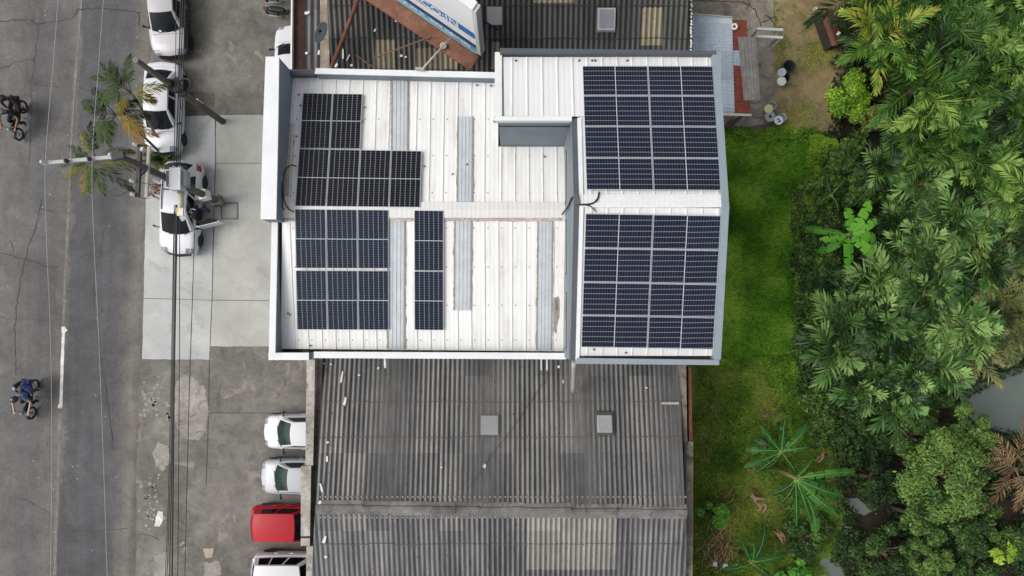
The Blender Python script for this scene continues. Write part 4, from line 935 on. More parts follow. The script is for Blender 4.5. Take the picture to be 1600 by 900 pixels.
KIND = {
 'sedan': dict(zt=[(-1, .62), (-.97, .86), (-.9, .95), (-.7, .99), (0, .95), (.45, .95), (.75, .88), (.93, .76), (1, .52)], hw=[(-1, .74), (-.97, .84), (-.86, .95), (-.5, 1), (.4, 1), (.72, .97), (.9, .87), (.97, .74), (1, .62)],
               yA=.52, yB=.16, yC=-.5, yD=-.8, wb=.82, wt=.62, h=1.46, bul=.16),
 'hatch': dict(zt=[(-1, .6), (-.985, .9), (-.93, 1.0), (-.7, 1.0), (0, .96), (.45, .98), (.75, .92), (.93, .78), (1, .5)], hw=[(-1, .76), (-.98, .85), (-.9, .95), (-.5, 1), (.4, 1), (.72, .97), (.9, .88), (.97, .76), (1, .64)],
               yA=.58, yB=.14, yC=-.74, yD=-.95, wb=.84, wt=.64, h=1.5, bul=.2),
 'box': dict(zt=[(-1, .66), (-.985, .9), (-.95, .96), (-.7, .96), (0, .93), (.45, .95), (.75, .9), (.93, .8), (1, .55)], hw=[(-1, .86), (-.98, .93), (-.92, .98), (-.5, 1), (.4, 1), (.75, .98), (.92, .92), (.98, .84), (1, .74)],
               yA=.52, yB=.2, yC=-.82, yD=-.93, wb=.9, wt=.74, h=1.45, bul=.06),
 'mpv': dict(zt=[(-1, .66), (-.985, .95), (-.95, 1.05), (-.7, 1.05), (0, 1.02), (.45, 1.03), (.75, .97), (.93, .84), (1, .55)], hw=[(-1, .82), (-.98, .9), (-.92, .97), (-.5, 1), (.4, 1), (.75, .98), (.92, .9), (.98, .8), (1, .7)],
             yA=.58, yB=.28, yC=-.78, yD=-.93, wb=.88, wt=.66, h=1.72, bul=.12)}
def itp(tab, u):
    for (a_, b_), (c_, d_) in zip(tab, tab[1:]):
        if u <= c_:
            t = (u - a_) / (c_ - a_); t = t * t * (3 - 2 * t) * .5 + t * .5; return lerp(b_, d_, t)
    return tab[-1][1]
SEC = [(0, 1.03), (.45, 1.02), (.8, .99), (.94, .91), (1.0, .62), (.99, .3), (.9, 0)]
def car(label, loc, rz, L, W, kind, paint, paint2=None, glass=None, cat='car', name='parked_car', rails=False, open_door=False, rim=None, group=None, roof=None, spoiler=False, badge=None):
    K = KIND[kind]; glass = glass or M_glass; paint2 = paint2 or paint; roof = roof or paint
    t = thing(name, label, cat, loc, rz, group)
    def S(u, k):
        s = 1 if k >= 0 else -1; k = min(abs(k), 1) * 6; i = min(int(k), 5); f = k - i
        (xa, za), (xb, zb_) = SEC[i], SEC[i + 1]; x, z = lerp(xa, xb, f), lerp(za, zb_, f)
        z0 = .2 + .12 * max(0, abs(u) - .8) * 2
        return Vector((s * x * itp(K['hw'], u) * W / 2, u * L / 2 - (1 if u > 0 else -1) * .1 * (x * abs(u) ** 4), z0 + (itp(K['zt'], u) - z0) * z))
    us = [-1, -.985, -.96, -.92, -.86, -.78, -.68, -.55, -.4, -.2, 0, .2, .4, .5, .6, .7, .78, .86, .92, .96, .985, 1]; ks = [i / 18 for i in range(-18, 19)]
    mb = MB(); vs = [S(u, k) for u in us for k in ks]; n = len(ks)
    fs = [(i * n + j, (i + 1) * n + j, (i + 1) * n + j + 1, i * n + j + 1) for i in range(len(us) - 1) for j in range(n - 1)]
    mb.add(vs, fs + [tuple(range(n)), tuple((len(us) - 1) * n + j for j in range(n))[::-1]])
    mb.m = [(1 if paint2 is not paint and not (abs((f[0] % n) - 18) < 9 and f[0] // n >= 12) else 0) if len(f) == 4 else (1 if paint2 is not paint else 0) for f in mb.f]
    mb.build('body', [paint, paint2], t, world=False, smooth=True)
    def patch(name_, u0, u1, k0, k1, m, lift=.006, nu=4, nk=4, th=None):
        p_ = MB()
        def f(a_, b_):
            u, k = lerp(u0, u1, a_), lerp(k0, k1, b_); e = .01
            nn = (S(min(u + e, 1), k) - S(max(u - e, -1), k)).cross(S(u, k + e) - S(u, k - e)); nn.normalize()
            p = S(u, k); c_ = Vector((0, 0, .5)); 
            if nn.dot(p - c_) < 0: nn = -nn
            return p + nn * lift
        p_.grid(f, nu, nk); return p_.build(name_, m, t, world=False, smooth=True)
    yA, yB, yC, yD = [K[q_] * L / 2 for q_ in ('yA', 'yB', 'yC', 'yD')]; wb, wt, h, bul = K['wb'] * W / 2, K['wt'] * W / 2, K['h'], K['bul']
    zA, zD, zM = itp(K['zt'], K['yA']) - .02, itp(K['zt'], K['yD']) - .03, .9
    def front(s, v):  # s -1..1 across, v 0 base..1 top
        return Vector((s * lerp(wb * .97, wt, v), lerp(yA - .18 * s * s, yB - .06 * s * s, v) + bul * .35 * v * (1 - v) * 2, lerp(zA, h - .05 * s * s, v) + .05 * v * (1 - v)))
    def rear(s, v):
        return Vector((s * lerp(wb * .95, wt, v), lerp(yD + .12 * s * s, yC + .05 * s * s, v) - bul * .3 * v * (1 - v) * 2, lerp(zD, h - .03 - .05 * s * s, v) + .05 * v * (1 - v)))
    def side(sg_, a_, v):  # a 0 front .. 1 rear
        A_, B_ = front(sg_, v), rear(sg_, v); p = A_.lerp(B_, a_); p.x += sg_ * .07 * (1 - v * .6) * 4 * a_ * (1 - a_) * .5; return p
    def top(s, a_):
        A_, B_ = front(s, 1), rear(s, 1); p = A_.lerp(B_, a_); p.z += .035 * 4 * a_ * (1 - a_); p.x += (0.07 * .4 * 4 * a_ * (1 - a_) * .5) * s; return p
    cb = MB(); cb.grid(lambda a_, b_: front(a_ * 2 - 1, b_), 8, 5); cb.grid(lambda a_, b_: rear(a_ * 2 - 1, b_), 8, 5)
    for s in (-1, 1): cb.grid(lambda a_, b_: side(s, a_, b_), 10, 5)
    cb.build('cabin', paint, t, world=False, smooth=True)
    r_ = MB(); r_.grid(lambda a_, b_: top(a_ * 2 - 1, b_), 10, 10); r_.build('roof', roof, t, world=False, smooth=True)
    def pane(name_, fn, a0, a1, b0, b1, lift, m=glass):
        p_ = MB(); c_ = Vector((0, (yA + yD) / 2, .8))
        def f(a_, b_):
            A_, B_ = lerp(a0, a1, a_), lerp(b0, b1, b_); e = .01; p = fn(A_, B_)
            nn = (fn(A_ + e, B_) - fn(A_ - e, B_)).cross(fn(A_, B_ + e) - fn(A_, B_ - e)).normalized()
            if nn.dot(p - c_) < 0: nn = -nn
            return p + nn * lift
        p_.grid(f, 8, 5); return p_.build(name_, m, t, world=False, smooth=True)
    pane('windshield', lambda a_, b_: front(a_, b_), -.9, .9, .02, .96, .008)
    pane('rear_window', lambda a_, b_: rear(a_, b_), -.86, .86, .14, .93, .008)
    for s in (-1, 1):
        rng_ = [(.1, .47), (.51, .84)] if kind in ('sedan', 'box', 'hatch') else [(.1, .38), (.42, .68), (.71, .92)]
        for a0, a1 in rng_: pane('side_window', lambda a_, b_: side(s, a_, b_), a0, a1, .1, .9, .008)
    wy = L * .305
    for s in (-1, 1):
        for y in (wy, -wy * .98):
            c_ = Vector((s * (W / 2 * itp(K['hw'], y / (L / 2)) - .135), y, .31)); tb = MB()
            tb.lathe(c_, [(.17, -.1), (.29, -.1), (.31, -.06), (.31, .06), (.29, .105), (.2, .108)], 24, axis=(s, 0, 0)); ty = tb.build('wheel', M_tyre, t, world=False, smooth=False)
            rb_ = MB(); rb_.lathe(c_, [(.205, .10), (.19, .085), (.06, .07), (.05, .09), (0, .09)], 20, axis=(s, 0, 0))
            for k in range(5): 
                an = k * 2 * math.pi / 5; rb_.bar(c_ + Vector((s * .085, math.cos(an) * .04, math.sin(an) * .04)), c_ + Vector((s * .09, math.cos(an) * .19, math.sin(an) * .19)), .05, .03)
            rb_.build('rim', rim or M_rim, ty, world=False)
            u0 = y / (L / 2)
            ar = MB(); ap = []
            for k in range(15):
                an = math.pi * k / 14; ap.append((c_.y + math.cos(an) * .37, .31 + math.sin(an) * .37))
            xx = s * (W / 2 * itp(K['hw'], u0) + .004)
            ar.add([(xx, c_.y, .2)] + [(xx, a_, b_) for a_, b_ in ap] , [(0, k + 1, k + 2) for k in range(14)])
            ar.build('wheel_arch', M_trim, t, world=False, fixn=False)
    for s in (-1, 1):
        patch('headlight', .84, .955, s * .2, s * .56, M_lamp, .006)
        if spoiler: patch('tail_light', -.995, -.8, s * .4, s * .64, M_red, .012)
        else: patch('tail_light', -.995, -.93, s * .4, s * .62, M_red, .008)
        mi = MB(); bs = front(s, .12); c_ = Vector((s * (W / 2 + .1), bs.y - .1, zA + .1))
        mi.lathe(c_, [(0, -.045), (.06, -.035), (.085, 0), (.07, .03), (0, .035)], 12, axis=(s * .25, 1, .1)); mi.bar(c_, Vector((s * W / 2 * .9, bs.y - .06, zA + .04)), .05, .04)
        mi.build('wing_mirror', M_trim, t, world=False, smooth=True)
        for a_ in ((-.06,), (-.42,)):
            hd = MB(); p = S(a_[0], s * .62); hd.box(p + Vector((s * .012, 0, 0)), (.03, .17, .035)); hd.build('door_handle', paint2 if paint2 is not M_carb else M_rim, t, world=False)
    patch('grille', .955, .992, -.42, .42, M_trim, .006, 3, 10)
    patch('lower_grille', .985, .9995, -.5, .5, M_trim, .006, 2, 10)
    patch('bumper_gap', -.958, -.95, -.5, .5, M_trim, .004, 1, 10)
    # shut lines
    for (u0, u1, k0, k1) in ((.53, .535, -.44, .44), (.953, .957, -.46, .46)) + (((-.83, -.826, -.4, .4),) if kind == 'sedan' else ()): patch('shut_line', u0, u1, k0, k1, M_trim, .003, 1, 14)
    for s in (-1, 1):
        patch('shut_line', .54, .95, s * .43, s * .437, M_trim, .003, 10, 1)
        for u in (.36, -.08, -.5): patch('shut_line', u - .003, u + .003, s * .56, s * .95, M_trim, .003, 1, 8)
        w_ = MB(); w_.bar(front(s * .5, .02) + Vector((0, .02, .03)), front(s * .5 - .55, .1) + Vector((0, 0, .035)), .025, .015); w_.build('wiper', M_trim, t, world=False)
    if rails:
        for s in (-1, 1):
            rl = MB(); rl.tube([top(s * .86, a_) + Vector((0, 0, .0 if a_ in (.04, .96) else .045)) for a_ in (.04, .1, .35, .65, .9, .96)], .022, 8); rl.build('roof_rail', M_trim, t, world=False, smooth=True)
        rl = MB(); rl.bar(top(-.86, .52) + Vector((0, 0, .05)), top(.86, .52) + Vector((0, 0, .05)), .045, .025); rl.build('roof_bar', M_trim, t, world=False)
    if spoiler:
        sp = MB(); sp.grid(lambda a_, b_: rear((a_ * 2 - 1) * .92, 1) + Vector((0, -b_ * .24, .02 - .03 * b_)), 8, 3); sp.build('spoiler', M_trim, t, world=False, smooth=True)
    if open_door:
        s = -1; patch('door_opening', -.1, .4, s * .5, s * .93, M_trim, .008, 6, 6)
        hinge = Vector((s * (W / 2 + .02), .38 * L / 2, 0)); dv = Vector((s * math.sin(R(72)), -math.cos(R(72)), 0)); nn = Vector((-dv.y, dv.x, 0)); nn = nn if nn.y < 0 else -nn
        dl = 1.05; db = MB()
        bb = [hinge + dv * a_ + nn * b_ + Vector((0, 0, z)) for z in (.35, .98) for a_, b_ in ((0, 0), (dl, 0), (dl, .07), (0, .07))]
        db.hexa(bb[:4], [p - dv * 0 for p in bb[4:]]); do = db.build('door', paint, t, world=False)
        tr = MB(); bb = [hinge + dv * a_ + nn * b_ + Vector((0, 0, z)) for z in (.4, .93) for a_, b_ in ((.08, .071), (dl - .06, .071), (dl - .1, .17), (.12, .15))]; tr.hexa(bb[:4], bb[4:]); tr.build('door_trim', M_trim, do, world=False)
        gl = MB(); bb = [hinge + dv * a_ + nn * b_ + Vector((0, 0, z)) for z, sh in ((.981, 0), (1.38, .12)) for a_, b_ in ((.06 + sh * 2.4, .03 + sh), (dl - .05 - sh, .03 + sh), (dl - .05 - sh, .045 + sh), (.06 + sh * 2.4, .045 + sh))]; gl.hexa(bb[:4], bb[4:]); gl.build('door_window', glass, do, world=False)
        seat = MB(); seat.box((-.38, .12, .62), (.5, .55, .3)); seat.build('seat', simple('grey_seat', (86, 88, 92), .8), t, world=False)
    if badge:
        pp = MB(); a_ = front(badge, .1) + Vector((0, .0, .02)); pp.grid(lambda x_, y_: front(badge + x_ * .16, .02 + y_ * .16) + Vector((0, .012, .012)), 2, 2); pp.build('paper', M_scrap, t, world=False)
    return t
DOWN = math.pi
car('dark saloon with pale bonnet and roof at the kerb, white paper behind its windscreen', P(266.5, 22, 0.45), DOWN + R(3), 4.3, 1.74, 'sedan', M_carsl, M_carb, badge=.28)
car('white saloon parked beside the street palms with a bare pole crossing over its boot', P(259.5, 171.5, .45), DOWN - R(1), 4.3, 1.7, 'sedan', M_carw)
car('white hatchback with black roof rails, red rear lamps and one front door standing open', P(287, 327.5, .45), DOWN - R(4), 4.4, 1.76, 'hatch', M_carw, rails=True, open_door=True, rim=M_rimd, spoiler=True)
for o in bpy.data.objects:      # wheels stand on the ground
    if o.get('category') == 'car': o.location.z = .012
def car2(label, px, py, rz, L, W, kind, *a_, **k):
    t = car(label, P(px, py, .45), rz, L, W, kind, *a_, **k); t.location.z = .004; return t
car2('white car parked by the north shop, its rounded end showing past the white roof edge', 462, 110, R(1), 4.2, 1.72, 'sedan', M_carw)
LEFT, RIGHT = R(90), R(-90)
car2('white and silver hatchback under the concrete canopy, the one nearest the white shop', 474, 673, LEFT, 3.65, 1.62, 'hatch', M_carw, M_cars, glass=M_glassg)
car2('all silver hatchback with green windscreen under the canopy, next to the red car', 469.5, 742.5, LEFT, 3.65, 1.62, 'hatch', M_cars, glass=M_glassg, group=None)
car2('boxy faded red car backed out from under the concrete canopy', 458, 815.5, RIGHT, 3.7, 1.66, 'box', M_carr)
car2('white people carrier with black windows, at the picture edge next to the red car', 463, 889, RIGHT, 3.9, 1.7, 'mpv', M_carw, glass=simple('tinted_glass', (14, 15, 17), .55, .1, 3, spec=.04))

# ------------------------------------------------------------------ people
def skin_obj(name, joints, edges, root, mat, parent, sub=2):
    """one continuous surface grown round a skeleton: joints {key: (x, y, z, r or (rx, ry))}"""
    keys = list(joints); idx = {k: i for i, k in enumerate(keys)}
    me = bpy.data.meshes.new(name); me.from_pydata([joints[k][:3] for k in keys], [(idx[a_], idx[b_]) for a_, b_ in edges], [])
    o = bpy.data.objects.new(name, me); COL.objects.link(o)
    md = o.modifiers.new('skin', 'SKIN'); md.use_smooth_shade = True
    for k in keys:
        r = joints[k][3]; v = me.skin_vertices[0].data[idx[k]]; v.radius = r if isinstance(r, tuple) else (r, r); v.use_root = (k == root)
    s = o.modifiers.new('sub', 'SUBSURF'); s.levels = sub; s.render_levels = sub
    dg = bpy.context.evaluated_depsgraph_get(); m2 = bpy.data.meshes.new_from_object(o.evaluated_get(dg)); bpy.data.objects.remove(o)
    m2.name = name; m2.materials.clear(); m2.materials.append(mat); m2.polygons.foreach_set('use_smooth', [True] * len(m2.polygons))
    n_ = bpy.data.objects.new(name, m2); COL.objects.link(n_); n_.parent = parent; return n_
def person(label, loc, rz, J, shirt, trousers, skin=(150, 104, 80), helmet=None, hair=None, shoes=(40, 38, 38), sleeves=True, group=None, hairlen=.0, stripes=None):
    """J: hip, chest, neck, head and per side (l, r): sh, el, ha, kn, an, with toes ahead of the ankle"""
    t = thing('person', label, 'person', loc, rz, group); t.scale = (1.08, 1.06, 1.0)
    V_ = {k: Vector(v) for k, v in J.items()}
    jt = {}; ed = []
    def add(k, v, r, pr=None):
        jt[k] = (v.x, v.y, v.z, r)
        if pr: ed.append((pr, k))
    add('hip', V_['hip'], (.14, .11)); add('waist', V_['hip'].lerp(V_['chest'], .45), (.125, .1), 'hip'); add('chest', V_['chest'], (.155, .11), 'waist'); add('neck', V_['neck'], .06, 'chest')
    add('jaw', V_['neck'].lerp(V_['head'], .55), .075, 'neck'); add('head', V_['head'], .1, 'jaw'); hd = (V_['head'] - V_['neck']).normalized(); add('crown', V_['head'] + hd * .085, .075, 'head')
    fw = Vector(J.get('face', (0, 1, 0))).normalized(); add('nose', V_['head'] + fw * .105 - hd * .02, .018, 'head')
    for s in ('l', 'r'):
        add(s + 'sh', V_[s + 'sh'], .065, 'chest'); add(s + 'el', V_[s + 'el'], .047, s + 'sh'); add(s + 'wr', V_[s + 'el'].lerp(V_[s + 'ha'], .9), .034, s + 'el'); add(s + 'ha', V_[s + 'ha'] + (V_[s + 'ha'] - V_[s + 'el']).normalized() * .04, (.042, .026), s + 'wr')
        dd = (V_[s + 'ha'] - V_[s + 'el']).normalized(); sd_ = dd.cross(Vector((0, 0, 1))).normalized(); dn = Vector((0, 0, -1))
        for k in range(4):
            ln = (.07, .08, .075, .06)[k]; b_ = V_[s + 'ha'] + dd * .075 + sd_ * (.03 - .02 * k); add(f'{s}f{k}', b_, .0095, s + 'ha'); m_ = b_ + (dd + dn * .5).normalized() * ln * .55; add(f'{s}g{k}', m_, .009, f'{s}f{k}'); add(f'{s}h{k}', m_ + (dd * .4 + dn).normalized() * ln * .45, .008, f'{s}g{k}')
        b_ = V_[s + 'wr' if s + 'wr' in V_ else s + 'ha'] + sd_ * (.045 if s == 'l' else -.045) + dd * .02; add(s + 'th', b_, .011, s + 'wr'); add(s + 'ti', b_ + dd * .04 + dn * .02, .009, s + 'th')
        hp = V_['hip'] + Vector((-.09 if s == 'l' else .09, 0, -.02)); add(s + 'hp', hp, .1, 'hip'); add(s + 'kn', V_[s + 'kn'], .062, s + 'hp'); add(s + 'cf', V_[s + 'kn'].lerp(V_[s + 'an'], .35), .06, s + 'kn'); add(s + 'an', V_[s + 'an'], .04, s + 'cf'); toe = V_.get(s + 'to', V_[s + 'an'] + Vector((0, .16, -.05))); add(s + 'to', toe, .035, s + 'an')
    body = skin_obj('body', jt, ed, 'hip', simple('skin_tone_%d' % skin[0], skin, .6, .06, 4), t)
    g = 1.17; sj = {}; se = []
    for k, r in (('hip', (.155, .125)), ('waist', (.15, .12)), ('chest', (.18, .135))): sj[k] = jt[k][:3] + (r,)
    nk = V_['chest'].lerp(V_['neck'], .7); sj['col'] = (nk.x, nk.y, nk.z, .085); se = [('hip', 'waist'), ('waist', 'chest'), ('chest', 'col')]
    for s in ('l', 'r'):
        sj[s + 'sh'] = jt[s + 'sh'][:3] + (.082,); e_ = V_[s + 'sh'].lerp(V_[s + 'el'], 1 if sleeves else .65); sj[s + 'el'] = (e_.x, e_.y, e_.z, .064); se += [('chest', s + 'sh'), (s + 'sh', s + 'el')]
        if sleeves: w2 = V_[s + 'el'].lerp(V_[s + 'ha'], .8); sj[s + 'wr'] = (w2.x, w2.y, w2.z, .048); se.append((s + 'el', s + 'wr'))
    so = skin_obj('shirt', sj, se, 'hip', shirt if hasattr(shirt, 'name') else simple('cloth_%d_%d_%d' % shirt, shirt, .85, .25, 9), t)
    tj = {'hip': jt['hip'][:3] + ((.15, .12),)}; te = []
    for s in ('l', 'r'):
        tj[s + 'hp'] = jt[s + 'hp'][:3] + (.115,); tj[s + 'kn'] = jt[s + 'kn'][:3] + (.08,); c_ = V_[s + 'kn'].lerp(V_[s + 'an'], .92); tj[s + 'cu'] = (c_.x, c_.y, c_.z, .062); te += [('hip', s + 'hp'), (s + 'hp', s + 'kn'), (s + 'kn', s + 'cu')]
    skin_obj('trousers', tj, te, 'hip', simple('cloth_%d_%d_%d' % trousers, trousers, .9, .2, 8), t)
    for s in ('l', 'r'):
        a_, b_ = V_[s + 'an'], Vector(jt[s + 'to'][:3]); skin_obj('shoe', {'a': (a_.x, a_.y, a_.z - .02, .055), 'b': (b_.x, b_.y, b_.z, .048)}, [('a', 'b')], 'a', simple('cloth_%d_%d_%d' % shoes, shoes, .7), t, 1)
    fx = hd.cross(fw).normalized()
    if helmet:
        mb = MB(); mb.lathe(V_['head'] + hd * .0, [(.115, -.12), (.135, -.07), (.145, 0), (.135, .07), (.1, .125), (.05, .15), (0, .158)], 24, axis=hd); he = mb.build('helmet', simple('helmet_%d' % helmet[2], helmet, .2, .15, 5, coat=.5), t, world=False, smooth=True)
        mb = MB(); vs = [V_['head'] + (fw * math.cos(a_) + fx * math.sin(a_)) * .148 + hd * z for z in (-.06, .04) for a_ in [k * .2 - 1.2 for k in range(13)]]
        mb.add(vs, [(k, k + 1, 14 + k, 13 + k) for k in range(12)]); mb.build('visor', M_glass, he, world=False, smooth=True)
    else:
        for s in (-1, 1):
            mb = MB(); mb.lathe(V_['head'] + fw * .092 + fx * s * .034 + hd * .012, [(0, -.012), (.012, 0), (0, .01)], 8, axis=fw); mb.build('eye', simple('eye', (30, 24, 20), .2), t, world=False)
        mb = MB(); mb.bar(V_['head'] + fw * .094 - hd * .05 - fx * .025, V_['head'] + fw * .094 - hd * .05 + fx * .025, .014, .012); mb.build('mouth', simple('lips', (128, 70, 62), .6), t, world=False)
    if hair:
        hj = {'a': tuple(V_['head'] - fw * .02 + hd * .05) + (.108,), 'b': tuple(V_['head'] - fw * .045 - hd * .03) + (.098,)}; he = [('a', 'b')]
        if hairlen: hj['c'] = tuple(V_['neck'] - fw * .1 - hd * .02) + (.085,); hj['d'] = tuple(V_['neck'] - fw * .15 - hd * hairlen) + (.06,); he += [('b', 'c'), ('c', 'd')]
        skin_obj('hair', hj, he, 'a', simple('hair_%d' % hair[0], hair, .6, .3, 12), t)
    if stripes:
        mb = MB()
        for p, q_ in stripes: mb.bar(p, q_, .03, .012)
        mb.build('shirt_stripe', M_scrap, so, world=False)
    return t
def rider_pose(dy=0, dz=0, lean=.14, hands=((-.3, .52, 1.0), (.3, .52, 1.0)), ex=.12):
    h = Vector((0, dy, .82 + dz))
    return dict(hip=h, chest=h + Vector((0, lean, .4)), neck=h + Vector((0, lean + .04, .56)), head=h + Vector((0, lean + .08, .72)),
        lsh=h + Vector((-.19, lean + .02, .47)), rsh=h + Vector((.19, lean + .02, .47)), lel=h + Vector((-.33 - ex * .5, lean + .2, .24)), rel=h + Vector((.33 + ex * .5, lean + .2, .24)),
        lha=Vector(hands[0]), rha=Vector(hands[1]), lkn=h + Vector((-.22, .42, -.1)), rkn=h + Vector((.22, .42, -.1)), lan=h + Vector((-.2, .26, -.5)), ran=h + Vector((.2, .26, -.5)))
def motorbike(label, loc, rz, col, name='motorbike', extra=None, lamp=True):
    t = thing(name, label, 'motorbike', loc, rz)
    def B_(name_, mb, m, p=None, sm=True): return mb.build(name_, m, p or t, world=False, smooth=sm)
    for y in (.66, -.62):
        mb = MB(); n = 26; vs = []
        for i in range(n):
            a_ = 2 * math.pi * i / n
            for j in range(8):
                b_ = 2 * math.pi * j / 8; r = .26 + .045 * math.cos(b_); vs.append((.05 * math.sin(b_), y + r * math.cos(a_), .305 + r * math.sin(a_)))
        mb.add(vs, [(i * 8 + j, ((i + 1) % n) * 8 + j, ((i + 1) % n) * 8 + (j + 1) % 8, i * 8 + (j + 1) % 8) for i in range(n) for j in range(8)]); wo = B_('wheel', mb, M_tyre)
        mb = MB(); mb.lathe((0, y, .305), [(0, -.03), (.05, -.03), (.05, .03), (0, .03)], 12, axis=(1, 0, 0))
        for k in range(6): a_ = k * math.pi / 3; mb.tube([(0, y, .305), (0, y + .23 * math.cos(a_), .305 + .23 * math.sin(a_))], .012, 5)
        B_('rim', mb, M_rim, wo, False)
        mb = MB(); vs = []
        for i in range(9):
            a_ = R(30) + R(120) * i / 8
            for x, r in ((-.075, .31), (-.05, .335), (.05, .335), (.075, .31)): vs.append((x, y + r * math.cos(a_), .305 + r * math.sin(a_)))
        mb.add(vs, [(i * 4 + j, (i + 1) * 4 + j, (i + 1) * 4 + j + 1, i * 4 + j + 1) for i in range(8) for j in range(3)]); B_('mudguard', mb, col)
    skin_obj('body', {'a': (0, .42, .72, (.1, .13)), 'b': (0, .2, .55, (.1, .13)), 'c': (0, -.1, .5, (.13, .14)), 'd': (0, -.45, .62, (.12, .1)), 'e': (0, -.8, .74, (.07, .05)), 'f': (0, .52, .86, (.11, .1))}, [('a', 'b'), ('b', 'c'), ('c', 'd'), ('d', 'e'), ('a', 'f')], 'c', col, t)
    skin_obj('seat', {'a': (0, .12, .72, (.1, .05)), 'b': (0, -.2, .76, (.14, .05)), 'c': (0, -.65, .8, (.12, .05))}, [('a', 'b'), ('b', 'c')], 'b', M_trim, t, 1)
    mb = MB(); mb.tube([(-.36, .44, 1.0), (-.2, .52, 1.04), (0, .56, 1.0), (.2, .52, 1.04), (.36, .44, 1.0)], .017, 8); ho = B_('handlebar', mb, M_trim)
    for s in (-1, 1):
        mb = MB(); mb.tube([(s * .36, .44, 1.0), (s * .26, .49, 1.02)], .024, 8); B_('grip', mb, M_black, ho)
        mb = MB(); mb.tube([(s * .28, .5, 1.03), (s * .34, .54, 1.18)], .008, 5); mb.lathe((s * .35, .54, 1.2), [(0, -.01), (.055, -.01), (.055, .01), (0, .01)], 12, axis=(0, 1, .1)); B_('mirror', mb, M_rim, ho)
        mb = MB(); mb.tube([(s * .08, .56, .95), (s * .085, .66, .32)], .025, 8); B_('fork', mb, M_rim)
        mb = MB(); mb.tube([(s * .1, -.1, .32), (s * .24, -.1, .32)], .018, 6); B_('footrest', mb, M_trim)
    mb = MB(); mb.lathe((0, .6, .92), [(.0, .1), (.06, .09), (.09, .03), (.08, -.03), (0, -.05)], 14, axis=(0, 1, .1)); B_('headlight', mb, M_lamp)
    mb = MB(); mb.box((0, -.86, .74), (.14, .06, .08)); B_('tail_light', mb, M_red, sm=False)
    mb = MB(); mb.tube([(.13, -.0, .3), (.15, -.3, .32), (.17, -.75, .42)], [.025, .045, .05], 10); B_('exhaust', mb, M_rim)
    if extra: extra(t, B_)
    return t
# first bike (road, upper): two people in dark clothes, heading down and slightly towards the kerb
b1, a1 = P(40, 191, 0), DOWN - R(8)
b1.z = .004
motorbike('black motorbike on the road carrying two people in dark clothes', b1, a1, simple('dark_bike', (30, 31, 36), .35, .2, 4))
def at(b_, a_, x, y): v = Matrix.Rotation(a_, 3, 'Z') @ Vector((x, y, 0)); return Vector((b_.x + v.x, b_.y + v.y, b_.z))
person('rider in a dark shirt with bare forearms and grey helmet on the motorbike', b1, a1, rider_pose(-.2, .0, .1), (32, 34, 46), (30, 30, 34), helmet=(120, 122, 126), sleeves=False)
person('passenger in grey and dark red with a black helmet, sitting behind on the black motorbike', b1, a1, rider_pose(-.76, .05, .1, ((-.2, -.3, .85), (.2, -.3, .85)), .02), (52, 46, 52), (46, 28, 30), helmet=(30, 32, 40))
b2, a2 = P(59, 622, 0), DOWN - R(6)
b2.z = .004
motorbike('black motorbike carrying two people in blue, on the road beside the white dashed marking', b2, a2, simple('dark_bike2', (26, 27, 30), .35, .2, 4))
person('rider in a pale blue top and dark helmet steering beside the white road marking', b2, a2, rider_pose(-.26, .0, .08), (96, 130, 172), (34, 38, 54), skin=(196, 160, 140), helmet=(40, 42, 60), sleeves=False)
person('passenger in blue denim with long dark hair, behind the rider in the pale blue top', b2, a2, rider_pose(-.76, .05, .1, ((-.24, -.26, .85), (.24, -.26, .85)), .06), (58, 84, 132), (50, 72, 110), skin=(206, 176, 158), hair=(34, 26, 22), hairlen=.22)
# parked bikes by the north shop
b3 = P(450, 27, .0); b3.z = .004
motorbike('parked black motorbike with red tail lamp, half under the old roof edge', b3, R(-96), simple('dark_bike3', (28, 28, 31), .35, .2, 4))
def bag(t, B_):
    skin_obj('blue_cover', {'a': (0, -.5, .9, (.2, .1)), 'b': (0, -.1, .92, (.17, .09))}, [('a', 'b')], 'a', simple('blue_cover', (108, 172, 214), .5, .2, 6), t)
b4 = P(449, 3, .0); b4.z = .004
motorbike('parked dark motorbike with a light blue cover on its seat, at the upper picture edge', b4, R(-86), simple('dark_bike4', (24, 28, 36), .35, .2, 4), extra=bag)
# the person bending into the open car door
pc = P(323, 329, 0); pc.z = .012
pose = dict(hip=(0, -.1, .92), chest=(0, .34, 1.12), neck=(0, .5, 1.14), head=(0, .66, 1.14), face=(0, .4, -1), lsh=(-.19, .38, 1.1), rsh=(.19, .38, 1.1), lel=(-.27, .6, .92), rel=(.27, .58, .92), lha=(-.2, .82, .8), rha=(.2, .82, .8),
            lkn=(-.12, .05, .5), rkn=(.12, .02, .5), lan=(-.12, -.12, .09), ran=(.12, -.16, .09))
person('person in striped navy shirt and grey trousers bending into the open car door', pc, R(150), pose, (24, 30, 56), (96, 98, 104), hair=(24, 22, 22),
       stripes=[((-.1, .12, 1.18), (.08, .18, 1.2)), ((.08, .18, 1.2), (.0, .3, 1.245)), ((-.08, .3, 1.245), (.1, .34, 1.25))], sleeves=False)

